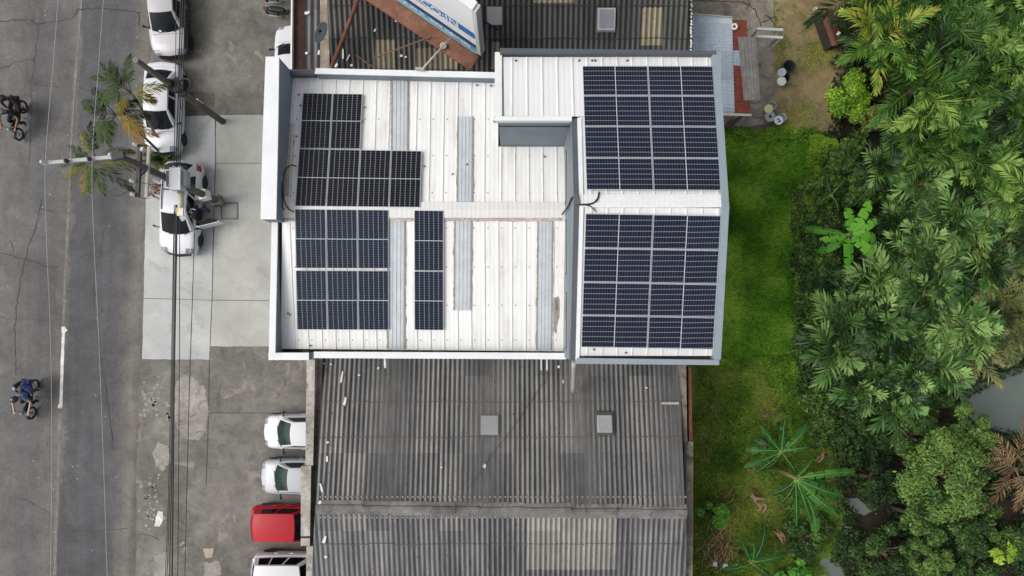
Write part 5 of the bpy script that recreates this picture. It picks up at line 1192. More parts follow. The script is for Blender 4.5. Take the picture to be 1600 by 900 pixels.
# ------------------------------------------------------------------ poles, hardware and wires
M_pole = ground_mat('weathered_pole', [(82, 78, 72), (100, 96, 88), (116, 110, 102)], .8, 3, 24)
def pole_pt(base, top, hgt):
    A, B_ = P(*base, 0), P(*top, hgt); return lambda z: A.lerp(B_, z / hgt)
PA = pole_pt((348, 190), (212, 94), 7.4)
pa = thing('utility_pole', 'dark utility pole with a cable coil, crossing over the white saloon', 'utility pole', PA(0))
mb = MB(); mb.tube([PA(0), PA(3.7), PA(7.4)], [.15, .13, .105], 14); mb.build('pole', M_pole, pa, smooth=True)
mb = MB(); mb.tube([PA(7.38), PA(7.42)], .11, 12); mb.build('cap', simple('pole_cap', (120, 116, 110), .8), pa)
mb = MB()
for z in (4.6, 4.75, 4.9, 5.05): 
    p = PA(z); mb.lathe(p, [(.16, -.05), (.2, 0), (.16, .05)], 12)
mb.build('clamp', M_black, pa)
mb = MB(); c_ = P(290, 133, 4.6)
for k in range(3): mb.tube([c_ + Vector((.24 * math.cos(i * .4) , .24 * math.sin(i * .4), .03 * k + .01 * math.sin(i))) for i in range(17)], .028, 6)
mb.tube([PA(4.8), c_ + Vector((-.2, .1, 0))], .035, 6); mb.tube([PA(4.6) , P(281, 150, 4.4), P(282, 170, 4.2)], .03, 6); mb.build('cable_coil', simple('grey_coil', (70, 72, 76), .5, .2), pa)
mb = MB(); mb.box(P(276, 133, 4.9), (.36, .5, .2), .5); mb.box(P(285, 146, 4.7), (.3, .2, .16), .2); mb.build('splice_box', M_black, pa)
mb = MB(); mb.box(PA(2.4) + Vector((.02, .16, 0)), (.1, .06, .5), -.6); mb.build('plate', M_scrap, pa)
PB = pole_pt((346, 317), (183, 243), 8.4)
pb_ = thing('utility_pole', 'utility pole with silver crossarm, grey transformer and white meter box', 'utility pole', PB(0))
mb = MB(); mb.tube([PB(0), PB(4.2), PB(8.4)], [.165, .145, .115], 16); mb.build('pole', M_pole, pb_, smooth=True)
mb = MB(); mb.bar(P(69, 255.5, 8.3), P(184, 245, 8.3), .12, .12); ca = mb.build('crossarm', simple('silver_arm', (168, 170, 172), .45, .08, 3), pb_)
INS = [(71, 255, 8.3), (108, 253, 8.3), (144, 250, 8.3), (177, 243.5, 8.3)]
for a_ in INS:
    mb = MB(); p = P(*a_) + Vector((0, 0, .06)); mb.lathe(p, [(.05, 0), (.075, .05), (.045, .09), (.075, .13), (.04, .19), (0, .2)], 12); mb.build('insulator', simple('insulator', (206, 204, 198), .3, .1, 6) if a_ in (INS[0], INS[3]) else simple('dark_insulator', (50, 46, 44), .4), ca, smooth=True)
mb = MB(); mb.bar(P(144, 257, 8.1), P(210, 263, 6.9), .035, .035); mb.build('stay_bar', simple('tan_bar', (170, 140, 118), .7), pb_)
mb = MB(); mb.box(P(185, 244, 8.42), (.42, .22, .16), .25); mb.build('pole_head', M_trim, pb_)
mb = MB(); mb.bar(P(219, 226, 7.0), P(215, 308, 7.0), .13, .13); c2 = mb.build('crossarm', simple('dark_arm', (58, 58, 60), .6), pb_)
for a_, dx in (((213, 226), -.18), ((208, 283), -.16), ((209, 304), -.2), ((222, 234), .1)):
    mb = MB(); p = P(*a_, 7.12); mb.lathe(p, [(.04, -.04), (.08, 0), (.05, .05), (.08, .09), (0, .14)], 12, axis=(dx, .05, .1)); mb.build('insulator', simple('insulator', (206, 204, 198), .3, .1, 6), c2, smooth=True)
mb = MB(); mb.bar(P(233, 229, 6.6), P(228.5, 308, 6.6), .11, .07); mb.build('pale_arm', simple('pale_arm', (176, 176, 172), .5, .1, 3), pb_)
for k, (a_, b_, rr_) in enumerate((((240, 279), (250, 281), .09), ((236, 303), (243, 309), .05), ((243, 308), (248, 312), .06), ((229, 306), (237, 302), .06))):
    mb = MB(); mb.tube([P(*a_, 6.3), P(*b_, 6.25)], rr_, 8); mb.build('fuse' , simple('fuse_pale', (190, 184, 176), .5) if k % 2 == 0 else simple('fuse_grey', (110, 106, 104), .6), pb_)
mb = MB(); mb.tube([P(216, 280, 7.0), P(222, 272, 7.0), P(228, 268, 6.9)], .035, 6); mb.tube([P(208, 283, 7.1), P(205, 295, 7), P(190, 305, 6.6), P(178, 306, 6.4)], .012, 5); mb.tube([P(213, 283, 7.0), P(232, 288, 6.6), P(255, 289, 6.2)], .012, 5); mb.tube([P(215, 305, 7.0), P(225, 311, 6.7), P(236, 309, 6.3)], .012, 5); mb.build('jumper_wire', M_cable, pb_)
mb = MB(); mb.box(P(277.5, 281, 5.9), (.42, .84, .46)); tb_ = mb.build('transformer', simple('transformer_grey', (208, 211, 213), .5, .05, 2), pb_)
for dx, w2 in ((-.36, .16), (.38, .17)):
    for k in range(5 if dx > 0 else 4):
        mb = MB(); mb.box(P(277.5, 281, 5.86) + Vector((dx * .82 + (k - 1.5) * .035, .02, 0)), (.014, .6, .36)); mb.build('cooling_fin', simple('fin', (150, 154, 156), .5), tb_)
for dx, dy in ((-.14, .5), (.1, .5), (0, -.48), (-.32, .2), (-.32, -.2)):
    mb = MB(); mb.lathe(P(277.5, 281, 6.06) + Vector((dx * .9, dy * .95, 0)), [(.05, -.1), (.06, 0), (.03, .03), (.05, .06), (0, .1)], 10); mb.build('bushing', simple('insulator', (206, 204, 198), .3, .1, 6), tb_, smooth=True)
mb = MB(); mb.bar(P(262, 277, 5.5), P(303, 290, 5.5), .1, .1); mb.build('platform', M_pole, pb_)
mb = MB(); mb.tube([P(284, 300, 5.8), P(281.5, 326, 5.85)], .1, 10); la = mb.build('lamp_arm', simple('cream_arm', (200, 194, 168), .5, .06, 3), pb_, smooth=True)
mb = MB(); mb.box(P(282, 331, 5.85), (.24, .3, .1)); mb.build('lamp_head', simple('cream_head', (222, 214, 190), .5, .06, 3), la); mb = MB(); mb.box(P(286, 340.5, 5.8), (.2, .2, .06), .5); mb.build('lamp_lens', simple('lens', (166, 176, 180), .2), la)
mb = MB(); mb.lathe(P(277.5, 329, 5.85), [(0, -.1), (.06, -.08), (.06, .1), (0, .12)], 10, axis=(0, 1, 0)); mb.build('yellow_cap', simple('yellow_green', (186, 190, 60), .5), la)
dd_ = (PB(8) - PB(0)).normalized(); mb = MB(); mb.box(None, (.36, .4, .5), mat=Matrix.Translation(PB(1.75) ) @ dd_.to_track_quat('Z', 'Y').to_matrix().to_4x4()); mo = mb.build('meter_box', simple('meter_white', (214, 216, 216), .5, .04, 2), pb_)
mb = MB(); mb.box(None, (.1, .24, .04), mat=Matrix.Translation(PB(1.75) + Vector((.05, -.0, .27))) @ Matrix.Rotation(-.5, 4, 'Z')); mb.build('meter_slot', M_black, mo)
mb = MB(); mb.box(None, (.42, .42, .5), mat=Matrix.Translation(PB(.45)) @ dd_.to_track_quat('Z', 'Y').to_matrix().to_4x4()); mb.build('base_collar', M_concd, pb_)
def wire(label, px, r, m, group, name='overhead_wire'):
    pts = [P(*a_) for a_ in px]; out = []
    for i in range(len(pts) - 1):
        p0, p1, p2, p3 = pts[max(i - 1, 0)], pts[i], pts[i + 1], pts[min(i + 2, len(pts) - 1)]
        for k in range(8):
            t = k / 8; out.append(.5 * ((2 * p1) + (p2 - p0) * t + (2 * p0 - 5 * p1 + 4 * p2 - p3) * t * t + (3 * p1 - p0 - 3 * p2 + p3) * t ** 3))
    out.append(pts[-1]); mb = MB(); mb.tube(out, r, 6)
    return tag(mb.build(name, m, loc=pts[0], smooth=True), label, 'overhead wire', group)
g1 = 'bare silver wires over the road'
wire('bare silver wire on the outermost insulator of the crossarm, farthest from the kerb', [(97, -80, 8.6), (84, 90, 8.5), (71, 255, 8.5), (73, 380, 8.4), (78, 500, 8.4), (81, 680, 8.4), (78, 980, 8.4)], .009, M_silverwire, g1)
wire('bare silver wire ending on the middle insulator of the crossarm', [(134, -80, 8.6), (121, 90, 8.5), (109, 253, 8.5)], .007, M_silverwire, g1)
wire('bare silver wire on the crossarm insulator over the palm fronds, nearest the pole', [(168, -80, 8.6), (155, 90, 8.5), (144, 250, 8.5), (147, 380, 8.4), (153, 500, 8.4), (161, 700, 8.4), (170, 980, 8.4)], .009, M_silverwire, g1)
g2 = 'black wires along the kerb'
BL = [((268, 980), (272, 600), (277, 320), .03), ((263, 980), (270, 640), (275, 320), .022), ((258, 980), (267, 700), (273, 320), .016), ((255, 980), (264, 740), (272, 330), .014),
      ((277, 980), (280, 600), (281, 320), .016), ((287, 980), (295, 640), (303, 390), .015)]
for (a_, b_, c_, r_), lab in zip(BL, ('thickest black wire of the kerb bundle, below the transformer', 'medium black wire beside the thickest one in the kerb bundle', 'thin black wire on the road side of the kerb bundle', 'outermost thin black wire on the road side of the kerb bundle', 'thin black wire on the shop side of the kerb bundle', 'lone thin black wire over the pale concrete, apart from the kerb bundle')):
    wire(lab, [a_ + (5.6,), b_ + (5.6,), c_ + (5.7,)] if r_ != .015 else [a_ + (5.6,), b_ + (5.6,), c_ + (5.7,), (302, 350, 5.8), (292, 310, 5.9)], r_, M_cable, g2)
for i, (top_, mid, bot) in enumerate((((284, -60), (279, 130), (275, 262)), ((287, -60), (282, 140), (278, 262)), ((291, -60), (285, 160), (281, 262)), ((276, -60), (274, 130), (272, 262)))):
    wire(('black wire from the transformer over both kerbside saloons, nearest the shop but two', 'second black wire from the transformer over the saloons', 'black wire over the saloons nearest the white shop', 'black wire over the saloons nearest the road')[i], [top_ + (5.7,), mid + (5.6,), bot + (5.8,)], (.026, .022, .02, .014)[i], M_cable, g2)
# ------------------------------------------------------------------ vegetation
M_palm = leaf_mat('palm_leaf', (22, 42, 16), (66, 104, 46), (128, 160, 88), .48, .32, .35)
M_palmy = leaf_mat('young_palm_leaf', (20, 40, 12), (64, 104, 38), (142, 174, 82), .5, .28, .5)
M_palmb = leaf_mat('dusty_palm_leaf', (44, 48, 26), (92, 104, 58), (150, 144, 96), .6, .25, .4)
M_dry = leaf_mat('dry_frond', (58, 44, 30), (112, 90, 64), (166, 140, 106), .8, .2, .3)
M_street = leaf_mat('street_palm_leaf', (22, 40, 20), (76, 98, 36), (168, 128, 56), .6, .2, .0, .3)
M_ban = leaf_mat('banana_leaf', (34, 84, 16), (72, 140, 30), (112, 174, 52), .45, .22, .2, .5)
M_band = leaf_mat('deep_banana_leaf', (20, 48, 16), (40, 84, 28), (78, 128, 52), .45, .2, .15, .5)
M_rib2 = simple('banana_midrib', (124, 164, 80), .5, .1, 3)
M_tree = leaf_mat('tree_leaf', (22, 38, 16), (54, 82, 34), (106, 134, 62), .6, .22, .3, .9)
M_bush = leaf_mat('bush_leaf', (48, 82, 14), (98, 142, 30), (150, 184, 54), .5, .3, .2, .5)
M_bright = leaf_mat('bright_leaf', (36, 88, 20), (72, 134, 34), (124, 172, 62), .4, .35, .2, .5)
M_yel = leaf_mat('yellow_leaf', (84, 120, 26), (132, 166, 42), (180, 198, 76), .45, .3, .1, .5)
M_grass = leaf_mat('grass_blade', (42, 88, 14), (92, 146, 34), (154, 190, 70), .65, .18, 0, .7)
M_grass2 = leaf_mat('rough_grass_blade', (50, 88, 16), (98, 134, 36), (160, 166, 78), .65, .2, 0, .5)
M_creep = leaf_mat('creeper_leaf', (40, 72, 12), (82, 122, 24), (134, 168, 50), .55, .22, 0, .9)
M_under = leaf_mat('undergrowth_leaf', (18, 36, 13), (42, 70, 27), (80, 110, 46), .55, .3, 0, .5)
M_trunk = simple('trunk_bark', (96, 84, 68), .9, .3, 5, bump=.4)

def frond(mb, base, az, e0, L, droop, nl, ll, lw, tint, r, mi=0, mrib=1, bend=0.0, start=.16, fold=.25, sag=.28):
    ca, sa = math.cos(az), math.sin(az); n = 10; pts = []; p = Vector(base); e = e0; a_ = az
    for i in range(n + 1):
        pts.append(p.copy())
        p = p + Vector((math.cos(a_) * math.cos(e), math.sin(a_) * math.cos(e), math.sin(e))) * (L / n)
        e -= droop / n * (.5 + 1.0 * i / n); a_ += bend / n
    mb.tube(pts, [.032 * (1 - .8 * i / n) * max(.6, L / 3) for i in range(n + 1)], 3, mrib, tint, cap=False)
    for k in range(nl):
        s = start + (1 - start) * (k + .5) / nl; f = s * n; i = min(int(f), n - 1); q_ = pts[i].lerp(pts[i + 1], f - i)
        tg = (pts[i + 1] - pts[i]).normalized(); sd_ = tg.cross(Vector((0, 0, 1)));
        if sd_.length < 1e-3: sd_ = Vector((-sa, ca, 0))
        sd_.normalize(); nm = sd_.cross(tg).normalized()
        an = R(lerp(64, 14, s ** 1.1)) + r.uniform(-.2, .2); ln = ll * (math.sin(math.pi * min(1, .22 + s * .72)) ** .7) * r.uniform(.82, 1.12)
        for sg_ in (-1, 1):
            if r.random() < .06: continue
            d_ = (tg * math.cos(an) + sd_ * sg_ * math.sin(an) + nm * (fold + r.uniform(-.14, .14))).normalized()
            wv = d_.cross(nm).normalized() * lw / 2
            tw = r.uniform(-.5, .5); wv = (wv * math.cos(tw) + nm * math.sin(tw) * lw / 2)
            g = sag * ln * r.uniform(.5, 1.6); c1, c2, c3_ = q_ + d_ * ln * .3, q_ + d_ * ln * .65 - Vector((0, 0, g * .35)), q_ + d_ * ln - Vector((0, 0, g))
            mb.add([q_, c1 + wv, c1 - wv, c2 + wv * .85, c2 - wv * .85, c3_], [(0, 1, 2), (1, 3, 4, 2), (3, 5, 4)], mi, min(1, max(0, tint + r.uniform(-.13, .13))))

def palm_proto(seed, nf, L, ll, lw, mats, h=.8, tints=(.3, .75), spread=(12, 78), droop=(.6, 1.3), az0=0, azr=2 * math.pi, nl=26):
    r = random.Random(seed); mb = MB()
    for k in range(nf):
        t = k / max(1, nf - 1); az = az0 + k * 2.399 + r.uniform(-.3, .3) if azr > 6 else az0 + r.uniform(-azr / 2, azr / 2)
        e0 = R(lerp(spread[1], spread[0], t)) + r.uniform(-.12, .12); l_ = L * r.uniform(.8, 1.1) * (lerp(.85, 1, t) if t < .6 else 1)
        frond(mb, (r.uniform(-.12, .12), r.uniform(-.12, .12), h), az, e0, l_, r.uniform(*droop), nl, ll * r.uniform(.85, 1.1), lw, r.uniform(*tints), r, bend=r.uniform(-.35, .35))
    c = mb.build('crown', mats, None, world=False, tint=True, fixn=False)
    tb = MB(); tb.tube([(0, 0, -.1), (.02, .01, h * .5), (0, 0, h + .15)], [.2, .16, .12], 8); s = tb.build('trunk', M_trunk, None, world=False, smooth=True)
    return c, s
used = set()
def place_palm(proto, loc, rz, sc, label, group):
    root = bpy.data.objects.new('palm_tree', None); COL.objects.link(root); root.location = loc; root.rotation_euler = (0, 0, rz); root.scale = (sc,) * 3
    tag(root, label, 'palm tree', group)
    for o in proto:
        if o.name in used: c = o.copy(); COL.objects.link(c)
        else: c = o; used.add(o.name)
        c.parent = root
    return root
M_pribs = leaf_mat('palm_midrib', (70, 84, 36), (104, 122, 56), (140, 150, 80), .5, .3, .2)
blue = [palm_proto(100 + i, 15, 1.5, .78, .085, [M_palm, M_pribs], .7, (.15, .95), nl=12) for i in range(6)]
fine = [palm_proto(200 + i, 11, 2.6, .8, .055, [M_palmy, M_pribs], .9, (.05, .85), nl=32) for i in range(6)]
dusty = [palm_proto(300 + i, 10, 2.3, .7, .055, [M_palmb, M_pribs], .7, (.2, .75), nl=30) for i in range(4)]
dry = [palm_proto(400 + i, 13, 2.6, .7, .05, [M_dry, M_dry], .5, (.3, .85), (0, 35), (.3, .8), nl=20) for i in range(2)]
def inside(p, poly):
    c = False; j = len(poly) - 1
    for i in range(len(poly)):
        if (poly[i][1] > p[1]) != (poly[j][1] > p[1]) and p[0] < (poly[j][0] - poly[i][0]) * (p[1] - poly[i][1]) / (poly[j][1] - poly[i][1]) + poly[i][0]: c = not c
        j = i
    return c
def scatter(poly, dmin, tries, seed, avoid=()):
    r = random.Random(seed); out = []; xs = [p[0] for p in poly]; ys = [p[1] for p in poly]
    for _ in range(tries):
        p = (r.uniform(min(xs), max(xs)), r.uniform(min(ys), max(ys)))
        if not inside(p, poly): continue
        if any((p[0] - a_) ** 2 + (p[1] - b_) ** 2 < rr_ * rr_ for a_, b_, rr_ in avoid): continue
        if all((p[0] - q_[0]) ** 2 + (p[1] - q_[1]) ** 2 > dmin * dmin for q_ in out): out.append(p)
    return out
av = [(1335, 160, 96), (1325, 362, 84), (1293, 45, 84), (1398, 200, 50), (1265, 300, 84)]
for i, p in enumerate(scatter([(1312, 440), (1330, 405), (1380, 395), (1410, 330), (1380, 300), (1355, 280), (1365, 235), (1450, 215), (1560, 330), (1545, 470), (1530, 530), (1480, 560), (1430, 620), (1385, 635), (1335, 610), (1300, 550)], 29, 7000, 5, av)):
    r = random.Random(i * 7 + 1); loc = P(p[0], p[1], 1.9); loc.z = r.uniform(.3, 1.3)
    place_palm(blue[i % 6], loc, r.uniform(0, 6.28), r.uniform(.8, 1.12), 'dark green palm with broad leaflets, packed among its like in the middle of the thicket', 'broad leaflet palms in the thicket')
for i, p in enumerate(scatter([(1345, -60), (1660, -60), (1660, 330), (1560, 330), (1450, 215), (1390, 205), (1400, 120), (1372, 60)], 36, 5000, 6, av)):
    r = random.Random(i * 5 + 2); loc = P(p[0], p[1], 2.2); loc.z = r.uniform(.4, 1.6)
    place_palm(fine[i % 6], loc, r.uniform(0, 6.28), r.uniform(.8, 1.15), 'bright green feathery palm growing in the upper part of the thicket', 'feathery palms in the upper thicket')
for i, p in enumerate(scatter([(1545, 340), (1660, 320), (1660, 525), (1590, 520), (1530, 545), (1490, 550), (1545, 480)], 40, 2000, 8)):
    r = random.Random(i * 5 + 3); loc = P(p[0], p[1], 1.6); loc.z = r.uniform(.1, .8)
    place_palm(dusty[i % 4], loc, r.uniform(0, 6.28), r.uniform(.8, 1.1), 'olive brown palm with thin dull leaflets near the pond side of the thicket', 'dull palms near the pond')
for i, (px, py, sc, rz, lab) in enumerate(((1592, 735, .9, 2.6, 'dry brown palm with dead fronds by the pond, at the picture edge'), (1545, 22, .7, .5, 'dead brown palm sunk among the bright feathery palms'))):
    loc = P(px, py, 1.2); loc.z = .5; place_palm(dry[i], loc, rz, sc, lab, None)
loc = P(1372, 60, 2.6); loc.z = 1.5
mb = MB(); r = random.Random(5)
for k in range(9): frond(mb, (0, 0, .9), k * 2.4 + .4, R(50 - k * 3), 2.5, 1.0, 28, .75, .07, .62 + r.uniform(-.15, .2), r)
yp = thing('palm_tree', 'yellow tipped feathery palm beside the rusty tin hut', 'palm tree', loc)
mb.build('crown', [leaf_mat('yellowing_palm_leaf', (50, 90, 24), (80, 124, 42), (168, 164, 62), .45, .3, 0, .9), M_pribs], yp, world=False, tint=True, fixn=False)
tb = MB(); tb.tube([(0, 0, -1.5), (0, 0, 1)], [.16, .12], 8); tb.build('trunk', M_trunk, yp, world=False)

# street palms: thin stems leaning out over the road, yellow and red among the green
def street_palm(label, crown, zc, base, fr, seed):
    r = random.Random(seed); B0 = P(*base, 0); C = P(*crown, zc); t = thing('street_palm', label, 'palm tree', B0, 0, 'street palms leaning over the road')
    tb = MB(); m_ = B0.lerp(C, .5) + Vector((.08, .05, .1)); tb.tube([B0, m_, C], [.075, .055, .045], 9); tb.build('trunk', simple('street_trunk', (112, 110, 92), .8, .25, 6), t, smooth=True)
    mb = MB(); cr = C - B0
    for (az, e, L, ti) in fr: frond(mb, cr, R(az), R(e), L * 1.02, r.uniform(1.3, 1.8), 38, .4, .03, ti * .88, r, bend=r.uniform(-.4, .4), start=.22, fold=.1, sag=.5)
    mb.build('crown', [M_street, M_street], t, world=False, tint=True, fixn=False)
street_palm('upper street palm, its crown mostly green, beside the roof of the white saloon', (206, 146), 4.6, (250, 225), [(180, 20, 1.7, .45), (150, 35, 1.7, .5), (120, 45, 1.5, .45), (95, 30, 1.6, .42), (200, 25, 1.5, .5), (225, 20, 1.1, .8), (10, 25, 1.5, .72), (345, 15, .9, .68), (135, 60, 1.6, .4)], 1)
street_palm('middle street palm with an orange frond pointing at the white saloon', (182, 180), 4.2, (258, 246), [(125, 30, 1.7, .2), (150, 35, 1.6, .3), (180, 40, 1.3, .35), (215, 25, 1.5, .45), (240, 25, 1.6, .45), (260, 40, 1.4, .42), (325, 20, 1.8, .95), (315, 15, 1.7, .92), (30, 30, 1.1, .3), (335, 35, 1.5, .85), (5, 15, 1.3, .2)], 2)
street_palm('lowest street palm under the silver crossarm, its fronds green, yellow and dark red', (152, 250), 4.0, (260, 256), [(95, 35, 1.6, .25), (120, 30, 1.5, .8), (160, 25, 1.4, .3), (185, 30, 1.6, .4), (215, 20, 1.6, .7), (235, 15, 1.7, .85), (255, 25, 1.4, .6), (285, 20, 1.5, .5), (320, 25, 2.0, .42), (345, 20, 2.3, .4), (20, 30, 1.6, .45), (350, 40, 1.9, .75)], 3)
sp = MB(); r = random.Random(9)
for k in range(34):
    a_ = r.uniform(0, 6.28); frond(sp, (0, 0, .05), a_, R(r.uniform(15, 70)), r.uniform(.5, 1.0), 1.2, 12, .28, .04, r.uniform(.2, .5), r)
o = thing('kerb_plant', 'low green palm clump between the two white cars at the foot of the street palms', 'plant', P(256, 250, 0)); sp.build('fronds', [M_street, M_street], o, world=False, tint=True, fixn=False)
rk = MB()
for _ in range(26): rk.box(P(rng.uniform(232, 252), rng.uniform(286, 302), .08), (rng.uniform(.05, .16), rng.uniform(.04, .1), .08), rng.uniform(0, 3))
tag(rk.build('rubble', simple('rubble', (156, 128, 112), .9, .3, 8)), 'reddish rubble on the kerb behind the white hatchback', None, kind='stuff')

# banana plants
def banana_leaf(mb, base, az, e0, L, wd, droop, tint, r, torn=.3, mi=0, mr=1):
    n = 14; p = Vector(base); e = e0; pts = []; a_ = az; bend = r.uniform(-.6, .6); wd *= r.uniform(.75, 1.1); L *= r.uniform(.8, 1.08); droop *= r.uniform(.9, 1.5)
    for i in range(n + 1):
        pts.append((p.copy(), a_)); p = p + Vector((math.cos(a_) * math.cos(e), math.sin(a_) * math.cos(e), math.sin(e))) * (L / n); e -= droop / n; a_ += bend / n
    up_ = Vector((0, 0, .018))
    mb.tube([q_ + up_ * .5 for q_, _ in pts], [.015 * (1 - .75 * i / n) for i in range(n + 1)], 4, mr, tint, cap=False)
    def width(s): return wd / 2 * (max(0, min(1, (s - .1) / .12)) ** .6) * (1 - max(0, (s - .72) / .28) ** 2.2) ** .5
    for sg_ in (-1, 1):
        i = 1
        while i < n:
            j = min(n, i + (r.randint(1, 3) if r.random() < torn else r.randint(3, 6)))
            vs = []; tl = r.uniform(-.35, .15); 
            for k in range(i, j + 1):
                q_, az_ = pts[k]; tg = (pts[min(k + 1, n)][0] - pts[max(k - 1, 0)][0]).normalized(); sd_ = tg.cross(Vector((0, 0, 1))).normalized() * sg_; w_ = width(k / n)
                gap = .1 if (k == j and j < n) else (-.0 if k == i else 0)
                for f in (0, .5, 1): vs.append(q_ + sd_ * w_ * f - tg * gap * f + Vector((0, 0, .08 * w_ * (f * (1.4 - f)) * 2 + (tl - .12) * w_ * f * f)))
            m_ = j - i + 1
            for k in range(m_ - 1):
                pass
            mb.add(vs, [(k * 3 + f, (k + 1) * 3 + f, (k + 1) * 3 + f + 1, k * 3 + f + 1) for k in range(m_ - 1) for f in range(2)], mi, min(1, max(0, tint + r.uniform(-.06, .06))))
            i = j
def banana(label, px, py, zc, leaves, mat, seed, torn=.3, stems=1):
    r = random.Random(seed); C = P(px, py, zc); t = thing('banana_plant', label, 'banana plant', (C.x, C.y, 0))
    tb = MB(); tb.tube([(0, 0, 0), (0, 0, zc * .6), (0, 0, zc)], [.14, .11, .07], 10); tb.build('stem', simple('banana_stem', (120, 122, 70), .7, .25, 4), t, world=False, smooth=True)
    for (az, e, L, wd, ti) in leaves:
        mb = MB(); banana_leaf(mb, (.05 * math.cos(R(az)), .05 * math.sin(R(az)), zc - .05), R(az), R(e), L, wd * (.78 if mat is M_band else .8), r.uniform(.7, 1.1), ti, r, torn); mb.build('leaf', [mat, M_rib2], t, world=False, tint=True, fixn=False, smooth=True)
    return t
banana('bright green banana plant with whole paddle leaves standing alone at the lawn edge', 1327, 366, 2.2, [(58, 40, 1.75, .6, .75), (88, 36, 1.4, .66, .6), (20, 30, 1.5, .46, .72), (350, 25, 1.75, .7, .66), (310, 28, 1.75, .66, .7), (258, 28, 1.4, .55, .55), (203, 30, 1.4, .44, .66), (226, 8, 1.7, .5, .4), (176, 8, 2.1, .44, .45)], M_ban, 21, .12)
banana('large dark banana plant with long torn leaves fanning towards the pond', 1244, 748, 2.6, [(18, 30, 2.5, .55, .62), (335, 28, 2.5, .5, .55), (312, 26, 2.6, .55, .6), (300, 18, 3.0, .5, .62), (284, 25, 2.1, .42, .5), (262, 25, 2.6, .42, .55), (250, 15, 1.9, .4, .35), (355, 20, 1.7, .4, .4), (5, 12, 2.0, .45, .3), (325, 8, 2.3, .45, .25), (275, 8, 2.2, .4, .2), (230, 10, 1.6, .4, .25), (60, 40, 1.3, .4, .45)], M_band, 22, .8)
banana('second dark banana plant just above the large one, its leaves pointing at the old roof', 1222, 706, 2.5, [(168, 25, 1.9, .42, .5), (140, 32, 1.6, .4, .45), (100, 34, 1.5, .4, .5), (45, 34, 1.9, .5, .65), (5, 20, 1.7, .5, .35), (200, 18, 2.0, .42, .45), (220, 15, 1.7, .4, .35), (300, 20, 1.2, .4, .3), (25, 50, 1.3, .4, .6), (155, 8, 1.7, .4, .2), (80, 15, 1.6, .4, .25), (240, 8, 1.6, .42, .2)], M_band, 23, .8)
banana('young banana plant with drooping dark leaves at the lower picture edge', 1175, 880, 1.6, [(60, 20, 1.8, .5, .25), (20, 25, 1.6, .5, .3), (120, 25, 1.5, .45, .35), (200, 20, 1.3, .4, .3), (320, 20, 1.5, .4, .35), (85, 40, 1.2, .4, .4)], M_band, 24, .5)
banana('small banana sucker with a dull leaf fan above the bright banana plant', 1300, 305, 1.2, [(200, 25, .9, .3, .3), (120, 30, .8, .3, .35), (60, 30, .9, .3, .3), (300, 25, .9, .3, .3)], M_band, 25)

# leafy crowns: many small leaves through lumps, with gaps between
def leaf_cloud(mb, lumps, n, size, r, tint=(.2, .8), up=.55, shell=.42, narrow=.5):
    tot = sum(l[3] ** 2 for l in lumps)
    for (cx_, cy_, cz_, lr) in lumps:
        k = int(n * lr * lr / tot); lt = r.uniform(-.15, .15)
        for _ in range(k):
            d_ = Vector((r.gauss(0, 1), r.gauss(0, 1), r.gauss(.35, .8))).normalized(); rad = lr * (shell + (1.12 - shell) * r.random()) * (1 + .22 * mnoise.noise(d_ * 2.2 + Vector((cx_, cy_, cz_))))
            p = Vector((cx_, cy_, cz_)) + Vector((d_.x * rad, d_.y * rad, d_.z * rad * .8))
            nm = (d_ * (1 - up) + Vector((r.gauss(0, .35), r.gauss(0, .35), up))).normalized(); a_ = nm.orthogonal().normalized(); b_ = nm.cross(a_); an = r.uniform(0, 6.28)
            u_ = (a_ * math.cos(an) + b_ * math.sin(an)) * size * r.uniform(.6, 1.25); v_ = nm.cross(u_) * narrow; dn = Vector((0, 0, -size * .15))
            ti = min(1, max(0, r.uniform(*tint) + lt))
            mb.add([p - u_, p + v_ * .9, p + u_ + dn, p - v_ * .9], [(0, 1, 2, 3)], 0, ti)
def tree(label, px, py, rad, zc, n, size, mat, seed, name='leafy_tree', cat='tree', tint=(.2, .8), flat_=.55, nl=16, group=None, narrow=.5, twigs=0):
    r = random.Random(seed); C = P(px, py, zc); t = thing(name, label, cat, (C.x, C.y, 0), 0, group); lumps = []
    for k in range(nl):
        a_ = r.uniform(0, 6.28); d_ = rad * math.sqrt(r.random()) * .8; lumps.append((math.cos(a_) * d_ * 1.08, math.sin(a_) * d_ * 1.08, zc + (1 - d_ / rad) * rad * flat_ + r.uniform(-.3, .3) * rad * .7, rad * r.uniform(*((.13, .3) if rad > 1.1 else (.2, .4)))))
    mb = MB(); leaf_cloud(mb, lumps, n, size, r, tint, narrow=narrow); mb.build('crown', mat, t, world=False, tint=True, fixn=False)
    tb = MB(); tb.tube([(0, 0, -.1), (.05, .03, zc * .5), (0, 0, zc)], [.05 + .06 * rad, .04 + .045 * rad, .03 + .03 * rad], 8)
    for (x, y, z, l_) in lumps: tb.tube([(0, 0, zc * .55), (x * .5, y * .5, lerp(zc * .6, z, .6)), (x, y, z)], [.02 + .025 * rad, .02 + .012 * rad, .012], 5)
    for _ in range(twigs):
        x, y, z, l_ = r.choice(lumps); d_ = Vector((r.gauss(0, 1), r.gauss(0, 1), .5)).normalized(); tb.tube([(x, y, z), Vector((x, y, z)) + d_ * l_ * 1.1], [.016, .007], 4)
    tb.build('trunk', M_trunk, t, world=False, smooth=True)
    return t
tree('bright yellow green bush on the bare soil by the thicket', 1322, 150, 1.05, 1.0, 4200, .085, M_bush, 31, 'bush', 'bush', (.25, .85))
